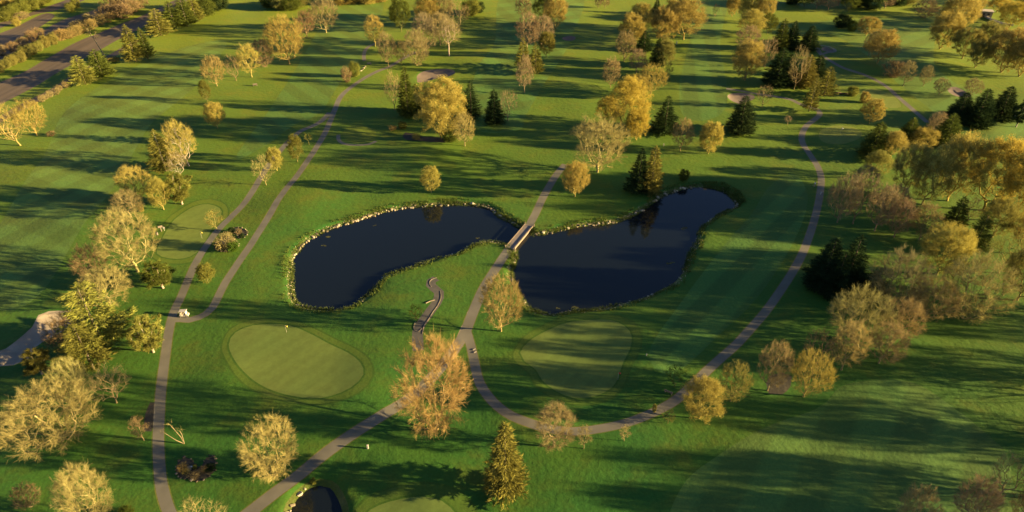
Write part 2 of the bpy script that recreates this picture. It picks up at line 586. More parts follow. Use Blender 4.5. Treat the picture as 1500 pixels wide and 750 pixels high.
# heights
Z = np.array([gh(x, y) if abs(x) < 900 and -300 < y < 1500 else 0.0 for x, y in V2])
PD = np.full(len(V2), 99.0)
for L in POND_ALL:
    lo, hi = L.min(0) - 14, L.max(0) + 14
    idx = np.where((V2[:, 0] > lo[0]) & (V2[:, 0] < hi[0]) & (V2[:, 1] > lo[1]) & (V2[:, 1] < hi[1]))[0]
    PD[idx] = np.minimum(PD[idx], loop_dist(V2[idx], L))
s = np.clip((PD - 0.0) / 2.4, 0, 1)
s = s * s * (3 - 2 * s)
calm = np.clip((PD - 2.0) / 9.0, 0, 1)                     # swells die out towards the water so that the banks keep their height
Z = Z * calm
Z = np.where(PD < 2.4, (WATER_Z - 0.12) * (1 - s) + Z * s, Z)
Z = np.where(PD < 0, WATER_Z - 0.12 - np.clip(-PD, 0, 1.2) * 0.9, Z)
for L in POLY['bunker']:
    lo, hi = L.min(0) - 5, L.max(0) + 5
    idx = np.where((V2[:, 0] > lo[0]) & (V2[:, 0] < hi[0]) & (V2[:, 1] > lo[1]) & (V2[:, 1] < hi[1]))[0]
    if len(idx):
        d = loop_dist(V2[idx], L)
        Z[idx] += np.where(d < -0.01, -np.clip(-d * 0.55, 0, 0.7), np.clip(1 - d / 3.0, 0, 1) * 0.28)
for L in POLY['bed']:
    lo, hi = L.min(0), L.max(0)
    idx = np.where((V2[:, 0] > lo[0]) & (V2[:, 0] < hi[0]) & (V2[:, 1] > lo[1]) & (V2[:, 1] < hi[1]))[0]
    if len(idx):
        d = loop_dist(V2[idx], L)
        Z[idx] += np.where(d < -0.01, np.clip(-d * 0.25, 0, 0.3), 0)
V3 = np.column_stack([V2, Z])
# smooth normals of the whole sheet, kept on every piece cut from it
tri = V3[FA]
fn = np.cross(tri[:, 1] - tri[:, 0], tri[:, 2] - tri[:, 0])
flip = fn[:, 2] < 0
FA[flip] = FA[flip][:, ::-1]
fn[flip] *= -1
VN = np.zeros_like(V3)
for k in range(3):
    np.add.at(VN, FA[:, k], fn)
VN /= np.linalg.norm(VN, axis=1)[:, None] + 1e-12
_grid = {}
for i, (x, y) in enumerate(V2):
    _grid.setdefault((int(x // 6), int(y // 6)), []).append(i)
def surf(x, y):
    """height of the built sheet, from its nearest vertices"""
    best = []
    for a in (-1, 0, 1):
        for b in (-1, 0, 1):
            for i in _grid.get((int(x // 6) + a, int(y // 6) + b), ()):
                best.append(((V2[i][0] - x) ** 2 + (V2[i][1] - y) ** 2, Z[i]))
    if not best: return gh(x, y)
    best.sort()
    w = [(1 / (d + 0.05), z) for d, z in best[:4]]
    return sum(a * b for a, b in w) / sum(a for a, _ in w)
def on(px, py):
    """point of the built ground seen at a pixel"""
    z = 0.0
    for _ in range(3):
        x, y = ray(px, py, z)
        z = surf(x, y)
    return Vector((x, y, z))

def piece(name, mask, mat):
    idx = np.where(mask)[0]
    if not len(idx): return None
    f = FA[idx]
    u, inv = np.unique(f.ravel(), return_inverse=True)
    me = bpy.data.meshes.new(name)
    me.from_pydata([tuple(p) for p in V3[u]], [], [tuple(t) for t in inv.reshape(-1, 3).tolist()])
    me.polygons.foreach_set('use_smooth', [True] * len(me.polygons))
    me.update()
    me.normals_split_custom_set_from_vertices([tuple(n) for n in VN[u]])
    return tag(link(name, me, mat), kind='structure')

GR_A, GR_B = (0.018, 0.091, 0.014), (0.036, 0.104, 0.012)
M_rough = grass('rough grass', GR_A, GR_B, (0.088, 0.094, 0.012), 0.5, bump=0.17, bscale=0.75)
M_fair = [grass('fairway grass %d' % i, *(((0.050, 0.120, 0.026), (0.066, 0.130, 0.026)) if i in (0, 6) else ((0.036, 0.118, 0.026), (0.052, 0.128, 0.025))), (0.09, 0.105, 0.022), 0.28, fuzz=0.13, stripe=(a, p), stripe_amt=0.13, bump=0.14, bscale=0.9, cross=c)
          for i, (a, p, c) in enumerate([(28, 11, (-62, 13)), (-38, 10, None), (-20, 12, (70, 14)), (10, 12, None), (52, 12, None), (40, 9, None), (35, 12, None)])]
M_green = grass('putting green turf', (0.090, 0.142, 0.032), (0.104, 0.148, 0.032), (0.12, 0.13, 0.03), 0.25, stripe=(38, 3.4), stripe_amt=0.035, bump=0.006, fuzz=0.16, grain=0.10, bscale=0.5, fine=0.8)
M_fringe = grass('fringe turf', (0.044, 0.100, 0.013), (0.056, 0.106, 0.014), (0.11, 0.115, 0.03), 0.3, bump=0.08)
M_verge = grass('sunlit dry verge', (0.055, 0.098, 0.014), (0.09, 0.105, 0.018), (0.20, 0.165, 0.045), 0.6, bump=0.12)  # dry grass edge with the yellow of low sunlight mixed into its colour
M_bank = grass('pond bank', (0.036, 0.075, 0.012), (0.065, 0.09, 0.016), (0.18, 0.15, 0.06), 0.5, bump=0.35, bscale=1.6)
M_path = plain('worn asphalt path', (0.142, 0.131, 0.098), 0.85, var=0.45, scale=0.22, bump=0.01)
M_rill = plain('dark gravel', (0.085, 0.078, 0.066), 0.9, var=0.4, scale=0.9, bump=0.03)
M_gravel = plain('pale gravel', (0.26, 0.20, 0.12), 0.9, var=0.35, scale=1.2, bump=0.03)
ra, rb_ = np.array(ray(20, 132)[:2]), np.array(ray(200, 38)[:2])
ROAD_DIR = math.degrees(math.atan2(rb_[1] - ra[1], rb_[0] - ra[0]))
M_road = plain('weathered road', (0.12, 0.088, 0.054), 0.85, var=0.55, scale=0.45, bump=0.02, streak=ROAD_DIR)
M_collar = grass('dark collar turf', (0.036, 0.088, 0.011), (0.045, 0.094, 0.011), (0.06, 0.08, 0.012), 0.3, fuzz=0.05, bump=0.05)
M_sand = plain('bunker sand', (0.30, 0.25, 0.185), 0.95, var=0.2, scale=0.5, bump=0.06)
M_sand2 = plain('shaded bunker sand', (0.165, 0.125, 0.095), 0.95, var=0.25, scale=0.5, bump=0.06)  # shadow over the far bunkers, put into the sand colour
M_soil = plain('mulch and soil', (0.048, 0.042, 0.028), 0.95, var=0.5, scale=1.5, bump=0.08)

cname = np.array(names + ['rough'])[cls]
piece('ground', cname == 'rough', M_rough)
for i in range(len(POLY['fairway'])):
    piece('fairway', cname == 'fairway%d' % i, M_fair[i])
piece('putting_green', cname == 'green', M_green)
piece('green_fringe', cname == 'fringe', M_fringe)
piece('green_collar', cname == 'collar', M_collar)
piece('path', cname == 'path', M_path)
piece('path_verge', cname == 'verge', M_verge)
piece('gravel_path', cname == 'rill', M_rill)
piece('gravel_shoulder', cname == 'gravel', M_gravel)
piece('road', cname == 'road', M_road)
piece('sand_bunker', cname == 'bunker_pale', M_sand)
piece('sand_bunker', cname == 'bunker', M_sand2)
piece('planting_bed_ground', cname == 'bed', M_soil)
piece('pond_bank', cname == 'bank', M_bank)

# ------------------------------------------------------------------ water
def water_mat():
    m, t, ns, ln = new_mat('pond water')
    co = N(t, 'ShaderNodeTexCoord')
    nz = N(t, 'ShaderNodeTexNoise')
    nz.inputs['Scale'].default_value = 1.1
    nz.inputs['Detail'].default_value = 3
    ln.new(co.outputs['Object'], nz.inputs['Vector'])
    bp = N(t, 'ShaderNodeBump')
    bp.inputs['Distance'].default_value = 0.012
    bp.inputs['Strength'].default_value = 0.5
    ln.new(nz.outputs['Fac'], bp.inputs['Height'])
    b = N(t, 'ShaderNodeBsdfPrincipled')
    b.inputs['Base Color'].default_value = (0.006, 0.009, 0.011, 1)
    b.inputs['Roughness'].default_value = 0.03
    b.inputs['IOR'].default_value = 1.42
    ln.new(bp.outputs[0], b.inputs['Normal'])
    o = N(t, 'ShaderNodeOutputMaterial')
    ln.new(b.outputs[0], o.inputs[0])
    return m
M_water = water_mat()
for k, L in POND.items():
    big = offset_loop(L, 0.35)
    me = bpy.data.meshes.new('pond_water')
    me.from_pydata([(x, y, WATER_Z + (0.004 if k == 'right' else 0)) for x, y in big], [], [tuple(range(len(big)))])
    me.update()
    if me.polygons[0].normal.z < 0: me.flip_normals()
    tag(link('pond_water', me, M_water), kind='structure')
# ------------------------------------------------------------------ tree shapes (each grown once, then shared by its copies)
def unit(v):
    return v / (np.linalg.norm(v, axis=-1, keepdims=True) + 1e-9)

def strips(P, D, L, W, rng, taper=0.35):
    """thin tapered quads from P along D"""
    n = len(P)
    S = unit(np.cross(D, unit(rng.normal(size=(n, 3)))))
    L = np.asarray(L).reshape(-1, 1); W = np.asarray(W).reshape(-1, 1) / 2
    E = P + D * L
    return np.stack([P - S * W, P + S * W, E + S * W * taper, E - S * W * taper], 1).reshape(-1, 3)

def leaves(P, size, rng, flat=0.0):
    n = len(P)
    A = unit(rng.normal(size=(n, 3)) * np.array([1, 1, 1 - flat]))
    B = unit(np.cross(A, unit(rng.normal(size=(n, 3)))))
    s = np.asarray(size).reshape(-1, 1) / 2
    return np.stack([P - A * s, P + B * s * .7, P + A * s, P - B * s * .7], 1).reshape(-1, 3)

def skeleton(rng, H, fork, lobes, nt, trunk_r, stems=1, spread=0.0, wob=0.25, up=0.25):
    """nodes grown greedily towards targets that fill the crown's lobes: (positions, parent, radius)"""
    pos, par, plen = [np.zeros(3)], [-1], [0.0]
    start = []
    top = lobes[0][0]
    for s in range(stems):
        a = rng.uniform(0, 6.28) if stems == 1 else 6.28 * s / stems + rng.uniform(-.4, .4)
        cur = 0
        k = 4
        for i in range(1, k + 1):
            t = i / k
            p = np.array([math.cos(a) * spread * t, math.sin(a) * spread * t, fork * t]) + rng.normal(size=3) * wob * np.array([1, 1, 0.2]) * t * 0.5
            pos.append(p); par.append(cur); plen.append(plen[cur] + fork / k)
            cur = len(pos) - 1
        start.append(cur)
    T = []
    wts = np.array([l[1][0] * l[1][1] * l[1][2] for l in lobes]); wts = wts / wts.sum()
    while len(T) < nt:
        c, r = lobes[rng.choice(len(lobes), p=wts)]
        d = unit(rng.normal(size=3)) * rng.uniform(0.15, 1.0) ** (1 / 2.6)
        p = np.array(c) + d * np.array(r)
        if p[2] > fork * 0.55: T.append(p)
    T = np.array(T)
    f0 = np.mean([pos[i] for i in start], 0)
    T = T[np.argsort(np.linalg.norm(T - f0, axis=1))]
    term = []
    for tg in T:
        Pn = np.array(pos[1:])
        pl = np.array(plen[1:])
        d = np.linalg.norm(Pn - tg, axis=1)
        cost = d + 0.42 * pl + 2.0 * np.maximum(0, Pn[:, 2] - tg[2] - 0.2)
        cost[Pn[:, 2] < fork * 0.5] += 50
        i = int(np.argmin(cost)) + 1
        seg = tg - pos[i]
        L = np.linalg.norm(seg)
        k = max(1, int(L / 1.1))
        cur = i
        bow = rng.normal(size=3) * 0.08 * L
        bow[2] -= up * 0.25 * L
        for j in range(1, k + 1):
            t = j / k
            p = pos[i] + seg * t + bow * math.sin(math.pi * t)
            pos.append(p); par.append(cur); plen.append(plen[cur] + L / k)
            cur = len(pos) - 1
        term.append(cur)
    n = len(pos)
    ex = 2.05
    acc = np.zeros(n)
    kids = np.zeros(n, int)
    for i in range(1, n): kids[par[i]] += 1
    acc[kids == 0] = 1.0
    for i in range(n - 1, 0, -1): acc[par[i]] += acc[i]
    rad = acc ** (1 / ex)
    rad = rad / rad[0] * trunk_r
    rad[0] *= 1.25
    return np.array(pos), np.array(par), rad, term

def limb_mesh(name, pos, par, rad, rmin):
    """tubes for the trunk and limbs; chains share their rings"""
    V, F, ring = [], [], {}
    def mkring(i, d, k, r):
        ref = np.array([0.3, 0.2, 0.9]) if abs(d[2]) < 0.8 else np.array([1.0, 0.1, 0])
        a = unit(np.cross(d, ref)); b = np.cross(d, a)
        o = len(V)
        for j in range(k):
            w = 6.2832 * j / k
            V.append(pos[i] + (a * math.cos(w) + b * math.sin(w)) * r)
        return o
    big = {}
    for i in range(1, len(pos)):
        p = par[i]
        if rad[i] < rmin: continue
        d = unit(pos[i] - pos[p])
        k = 7 if rad[i] > 0.12 else (5 if rad[i] > 0.06 else 3)
        r0 = min(rad[p], rad[i] * 1.3) if big.get(p) else rad[p]
        big[p] = True
        a = mkring(p, d, k, r0)
        b = mkring(i, d, k, rad[i])
        for j in range(k):
            j2 = (j + 1) % k
            F.append((a + j, a + j2, b + j2, b + j))
    me = bpy.data.meshes.new(name)
    me.from_pydata([tuple(v) for v in V], [], F)
    me.polygons.foreach_set('use_smooth', [True] * len(F))
    me.update()
    return me

def twig_cloud(rng, pos, par, rad, per, length, width, droop=0.0, outward=0.6, side=2, thin=0.03):
    """twigs with side twiglets along the thin ends of the branches"""
    idx = np.where((rad < thin) & (np.arange(len(pos)) > 3))[0]
    idx = idx[par[idx] >= 0]
    base = np.repeat(idx, per)
    t = rng.uniform(0, 1, len(base))[:, None]
    P = pos[par[base]] * (1 - t) + pos[base] * t
    D0 = unit(pos[base] - pos[par[base]])
    ctr = np.array([0, 0, pos[:, 2].max() * 0.42])
    out = unit(P - ctr)
    D = unit(D0 * 0.8 + out * outward + rng.normal(size=P.shape) * 0.5 + np.array([0, 0, 0.22 - droop]))
    L = rng.uniform(0.5, 1.2, len(P)) * length
    Q = [strips(P, D, L, width, rng)]
    tips = [P + D * L[:, None]]
    for s in range(side):
        t = rng.uniform(0.25, 0.95, len(P))[:, None]
        p2 = P + D * (L[:, None] * t)
        d2 = unit(D + rng.normal(size=P.shape) * 0.5 + np.array([0, 0, -droop]))
        l2 = L * rng.uniform(0.35, 0.7, len(P))
        Q.append(strips(p2, d2, l2, width * 0.75, rng))
        tips.append(p2 + d2 * l2[:, None])
    return np.vstack(Q), np.vstack(tips)

M_bark = foliage('pale bark', 0.0, 0.3, 1.2)
M_twig = foliage('twigs and buds', 0.16, 0.34, 0.45)
M_leaf = foliage('young leaves', 0.38, 0.30, 0.45)
M_needle = foliage('needles', 0.12, 0.45, 0.6)
PROTO = {}

def deciduous(key, seed, H, fork, lobes, nt, trunk_r, per=20, length=1.05, width=0.028, leafn=0.0, leafs=0.14, stems=1, spread=0.0, droop=0.0, rmin=0.016, up=0.25, side=2, stray=0):
    rng = np.random.RandomState(seed)
    if stray:
        # a few wild lobes break the outline
        for _ in range(stray):
            c, r = lobes[0]
            d = unit(rng.normal(size=3) * np.array([1, 1, .7]))
            lobes = lobes + [(tuple(np.array(c) + d * np.array(r) * 0.78), tuple(np.array(r) * rng.uniform(.28, .42)))]
    pos, par, rad, term = skeleton(rng, H, fork, lobes, nt, trunk_r, stems, spread, up=up)
    tm = limb_mesh(key + ' limbs', pos, par, rad, rmin)
    tm.materials.append(M_bark)
    Q, tips = twig_cloud(rng, pos, par, rad, per, length, width, droop, side=side)
    if leafn:
        n = int(len(tips) * leafn)
        k = rng.randint(0, len(tips), n)
        Q = np.vstack([Q, leaves(tips[k] + rng.normal(size=(n, 3)) * 0.14, leafs * rng.uniform(.6, 1.4, n), rng)])
    cm = mesh_quads(key + ' crown', Q)
    cm.materials.append(M_leaf if leafn >= 1 else M_twig)
    zmax = np.percentile(Q[:, 2], 99.6)
    r = np.percentile(np.hypot(Q[:, 0], Q[:, 1]), 97.5)
    PROTO[key] = (tm, cm, zmax, 2 * r)

# bare trees: round, wide, tall, open, many-stemmed
deciduous('bare0', 1, 14, 2.0, [((0, 0, 7.9), (5.6, 5.6, 5.9)), ((1.5, 0.6, 10), (3.5, 3.5, 3.6))], 460, 0.25, stray=5)
deciduous('bare1', 2, 13, 1.6, [((0, 0, 6.8), (6.4, 6.0, 5.4)), ((-2.5, 1, 8.5), (3.6, 3.6, 3.2)), ((2.8, -1, 8), (3.4, 3.4, 3.4))], 520, 0.27, stray=6)
deciduous('bare2', 3, 14, 2.2, [((0, 0, 7.8), (3.9, 3.9, 5.8)), ((0.4, 0, 11), (2.6, 2.6, 3.0))], 340, 0.20, stray=5)
deciduous('bare3', 4, 12, 2.0, [((0, 0, 6.8), (4.8, 4.8, 4.8)), ((1.8, 1, 6.5), (3.2, 3.0, 2.8))], 240, 0.19, per=8, stray=6)
deciduous('bare4', 5, 12, 1.0, [((0, 0, 6.2), (5.4, 5.4, 5.4)), ((0, 2, 7.5), (3.4, 3.4, 3.4))], 430, 0.20, stems=3, spread=1.1, stray=5)
# buds and young leaves
deciduous('bud0', 11, 14, 2.2, [((0, 0, 7.8), (5.6, 5.6, 5.8)), ((-1.5, 1.0, 9.6), (3.6, 3.6, 3.6))], 420, 0.25, leafn=1.9, leafs=0.15, stray=6)
deciduous('bud1', 12, 13, 1.8, [((0, 0, 7.0), (5.6, 5.2, 5.5)), ((2.2, -1, 8.5), (3.4, 3.4, 3.6)), ((-2.2, 1, 8.0), (3.2, 3.2, 3.6))], 420, 0.25, leafn=1.9, leafs=0.16, stems=2, spread=0.7, stray=6)
deciduous('bud2', 13, 13, 2.0, [((0, 0, 7.2), (4.0, 4.0, 5.4)), ((0.3, 0, 10.3), (2.6, 2.6, 2.8))], 320, 0.19, leafn=1.2, leafs=0.15, stray=5)
# weeping birch
deciduous('birch0', 21, 14, 4.0, [((0, 0, 9.0), (3.8, 3.8, 4.6)), ((0, 0, 11.4), (2.6, 2.6, 2.6))], 300, 0.20, per=11, length=1.5, droop=0.85, stray=3)
# saplings
deciduous('sapling0', 31, 5, 1.2, [((0, 0, 3.1), (1.35, 1.35, 1.9))], 80, 0.08, per=9, length=0.5, width=0.024, leafn=0.8, leafs=0.08, rmin=0.012)
deciduous('sapling1', 32, 5, 1.1, [((0, 0, 3.0), (1.0, 1.0, 1.9))], 60, 0.07, per=8, length=0.45, width=0.022, leafn=0.3, leafs=0.07, rmin=0.012)
# shrubs: twiggy mound from the ground up
deciduous('shrub0', 41, 2.6, 0.25, [((0, 0, 1.35), (1.9, 1.9, 1.25))], 150, 0.06, per=12, length=0.5, width=0.026, leafn=1.5, leafs=0.11, stems=4, spread=0.4, rmin=0.012)
deciduous('shrub1', 42, 2.6, 0.22, [((0, 0, 1.2), (1.7, 1.7, 1.15)), ((.7, .3, 1.5), (1.0, 1.0, .9))], 130, 0.05, per=11, length=0.55, width=0.024, leafn=0.15, leafs=0.09, stems=5, spread=0.4, rmin=0.012)

def spruce(key, seed, H, R, layers, per, dens, prof=0.85, droop=0.22, skip=0.0, base=0.05, needle=0.10):
    rng = np.random.RandomState(seed)
    mb = MB()
    mb.tube([(0, 0, 0), (0.03, 0.02, H * .3), (-.03, .04, H * .65), (0, 0, H * .97)], [0.26, 0.19, 0.10, 0.02], 7)
    Q = []
    for i in range(layers):
        f = base + (1 - base) * (i + rng.uniform(-.3, .3)) / layers
        f = min(max(f, base), 0.985)
        z = f * H
        r = R * (1 - f) ** prof * rng.uniform(.86, 1.12) + 0.12
        if f < 0.16: r *= 0.78 + 1.3 * f
        nb = max(4, int(per * (0.45 + 0.75 * (1 - f))))
        a0 = rng.uniform(0, 6.28)
        for b in range(nb):
            if rng.uniform() < skip: continue
            a = a0 + 6.2832 * b / nb + rng.normal() * 0.16
            rr = r * rng.uniform(.72, 1.14)
            dh = np.array([math.cos(a), math.sin(a), 0.0])
            sd = np.array([-math.sin(a), math.cos(a), 0.0])
            n = max(6, int(dens * rr))
            t = rng.uniform(0.12, 1.0, n) ** 0.8
            zc = z + rr * (-droop * t + 0.20 * t * t) + (1 - f) * 0.15 * rng.normal()
            c = dh * (rr * t)[:, None] + np.stack([np.zeros(n), np.zeros(n), zc], 1)
            wide = rr * 0.30 * (1 - 0.72 * t) + 0.10
            off = rng.uniform(-1, 1, n) * wide
            c = c + sd * off[:, None]
            d = unit(dh * 0.9 + sd * (np.sign(off) * rng.uniform(.2, .9, n))[:, None] + rng.normal(size=(n, 3)) * 0.28 + np.array([0, 0, -0.05]))
            Q.append(strips(c, d, rng.uniform(.35, .75, n), needle * rng.uniform(.7, 1.3, n), rng, 0.25))
    n = 60
    c = np.stack([rng.normal(size=n) * .07, rng.normal(size=n) * .07, H * rng.uniform(.93, 1.0, n)], 1)
    Q.append(strips(c, unit(rng.normal(size=(n, 3)) + np.array([0, 0, .8])), rng.uniform(.2, .4, n), 0.08, rng, .2))
    Q = np.vstack(Q)
    cm = mesh_quads(key + ' crown', Q)
    cm.materials.append(M_needle)
    tm = mb.mesh(key + ' trunk', True)
    tm.materials.append(M_bark)
    PROTO[key] = (tm, cm, H, 2 * np.percentile(np.abs(Q[:, :2]), 98.5))

spruce('spruce0', 51, 14, 3.5, 30, 11, 24)
spruce('spruce1', 52, 14, 3.2, 27, 10, 24, prof=0.75, droop=0.30)
spruce('spruce2', 53, 13, 3.6, 30, 10, 22, prof=0.95, skip=0.14)
spruce('cone0', 54, 12, 3.3, 24, 10, 24, prof=0.75, droop=0.12, skip=0.14, base=0.10)
spruce('cone1', 55, 12, 3.6, 21, 10, 24, prof=0.68, droop=0.08, skip=0.2, base=0.11)
spruce('plume0', 56, 12, 5.0, 15, 9, 32, prof=0.58, droop=-0.02, skip=0.22, base=0.10, needle=0.11)
spruce('plume1', 57, 12, 5.0, 17, 8, 32, prof=0.52, droop=-0.05, skip=0.28, base=0.12, needle=0.11)

def pine(key, seed, H, fork, lobes, nt, trunk_r, tuft=70, size=0.75):
    rng = np.random.RandomState(seed)
    pos, par, rad, term = skeleton(rng, H, fork, lobes, nt, trunk_r)
    tm = limb_mesh(key + ' limbs', pos, par, rad, 0.03)
    tm.materials.append(M_bark)
    c = pos[term]
    c = np.vstack([c, c + rng.normal(size=c.shape) * 0.4, pos[rng.randint(8, len(pos), len(c) // 2)]])
    P = np.repeat(c, tuft, 0)
    D = unit(rng.normal(size=P.shape) + np.array([0, 0, .55]) + unit(P - np.array([0, 0, H * .5])) * .5)
    P = P + rng.normal(size=P.shape) * 0.16
    Q = strips(P, D, size * rng.uniform(.4, 1, len(P)), 0.06, rng, .3)
    cm = mesh_quads(key + ' crown', Q)
    cm.materials.append(M_needle)
    PROTO[key] = (tm, cm, np.percentile(Q[:, 2], 99.7), 2 * np.percentile(np.abs(Q[:, :2]), 98.5))
pine('pine0', 61, 9, 1.6, [((0, 0, 5.2), (2.9, 2.9, 3.4)), ((0.6, 0, 6.6), (1.8, 1.8, 2.2))], 55, 0.2, tuft=80, size=0.85)

TINT = {
 'tan': (0.255, 0.205, 0.088), 'gold': (0.31, 0.25, 0.065), 'yellow': (0.325, 0.28, 0.068), 'amber': (0.365, 0.285, 0.055), 'orange': (0.275, 0.20, 0.072),
 'mauve': (0.25, 0.19, 0.10), 'brown': (0.20, 0.145, 0.07), 'straw': (0.28, 0.24, 0.088), 'olive': (0.22, 0.205, 0.055), 'grey': (0.24, 0.205, 0.088), 'russet': (0.30, 0.18, 0.05),
 'dark': (0.020, 0.038, 0.014), 'deep': (0.030, 0.050, 0.017), 'moss': (0.085, 0.105, 0.020), 'lime': (0.165, 0.17, 0.036), 'conifer': (0.145, 0.138, 0.030), 'green': (0.075, 0.13, 0.020),  # conifer: spruce needles made lighter and yellower, strong sunlight painted in
}
BARK = {'dark': (0.10, 0.08, 0.06), 'pale': (0.34, 0.27, 0.19), 'birch': (0.33, 0.28, 0.21)}
KINDS = {
 'bare': (['bare0', 'bare1', 'bare2', 'bare3'], 'bare_tree', 'tree'), 'wide': (['bare1', 'bare4'], 'bare_tree', 'tree'), 'tall': (['bare2'], 'bare_tree', 'tree'),
 'open': (['bare3', 'bare4'], 'bare_tree', 'tree'), 'bud': (['bud0', 'bud1', 'bud2'], 'budding_tree', 'tree'), 'slim': (['bud2'], 'budding_tree', 'tree'),
 'spruce': (['spruce0', 'spruce1', 'spruce2'], 'spruce_tree', 'conifer'), 'cone': (['cone0', 'cone1'], 'conifer_tree', 'conifer'),
 'pine': (['pine0'], 'pine_tree', 'pine'), 'bigpine': (['plume0', 'plume1'], 'pine_tree', 'pine'), 'low': (['bare4', 'bare1'], 'bare_tree', 'tree'), 'birch': (['birch0'], 'weeping_tree', 'tree'),
 'sap': (['sapling0', 'sapling1'], 'sapling', 'young tree'), 'shrub': (['shrub0'], 'shrub', 'shrub'), 'twigs': (['shrub1'], 'bare_shrub', 'shrub'),
}
rnd = random.Random(9)
def jit(c, a=0.10):
    k = 1 + rnd.uniform(-a, a)
    return (min(1, c[0] * k * (1 + rnd.uniform(-.05, .05))), min(1, c[1] * k * (1 + rnd.uniform(-.04, .04))), min(1, c[2] * k), 1.0)

def plant(kind, tint, px, py, hpx, wpx, label, group=None, lean=0.0, leany=0.0, bark=None):
    protos, name, cat = KINDS[kind]
    key = protos[rnd.randrange(len(protos))]
    tm, cm, ph, pw = PROTO[key]
    p = on(px, py)
    m = mpp(px, py) * 1.0
    W = wpx * m * 0.96
    if kind in ('spruce', 'cone', 'bigpine'):
        H = pix_height(p.y, p.z, hpx, py)
        H = min(H, hpx * m / math.cos(depr(py)) * 1.25)
    else:
        th = depr(py)
        c, s = math.cos(th), math.sin(th)
        R = W / 2
        hm = hpx * m * 0.94
        lo, hi = 0.2, 60
        for _ in range(40):
            H = (lo + hi) / 2
            e = 0.58 * H * c + math.sqrt((0.42 * H * c) ** 2 + (R * s) ** 2 * 0.8)
            if e < hm: lo = H
            else: hi = H
        H = max(H, 0.45 * W)
    o = thing(name, p - Vector((0, 0, 0.05)), label, cat, group, rnd.uniform(0, 6.28))
    o.scale = (W / pw * rnd.uniform(.97, 1.06), W / pw * rnd.uniform(.97, 1.06), H / ph)
    if lean or leany:
        import mathutils
        q = mathutils.Euler((math.radians(-leany), math.radians(lean), 0)).to_quaternion()
        o.rotation_euler = (q @ mathutils.Euler((0, 0, o.rotation_euler.z)).to_quaternion()).to_euler()
    shrubby = kind in ('shrub', 'twigs')
    t = link('stems' if shrubby else 'trunk', tm, None, o)
    cr = link('foliage' if shrubby else 'crown', cm, None, o)
    cr.color = jit(TINT[tint])
    bk = bark or ('dark' if kind in ('spruce', 'cone', 'bigpine') else 'pale')
    t.color = jit(BARK[bk])
    if kind not in ('spruce', 'cone', 'pine', 'bigpine') and bark is None:
        a = TINT[tint]
        t.color = jit(tuple(0.72 * x + 0.13 * y for x, y in zip(a, BARK['pale'])))
    return o
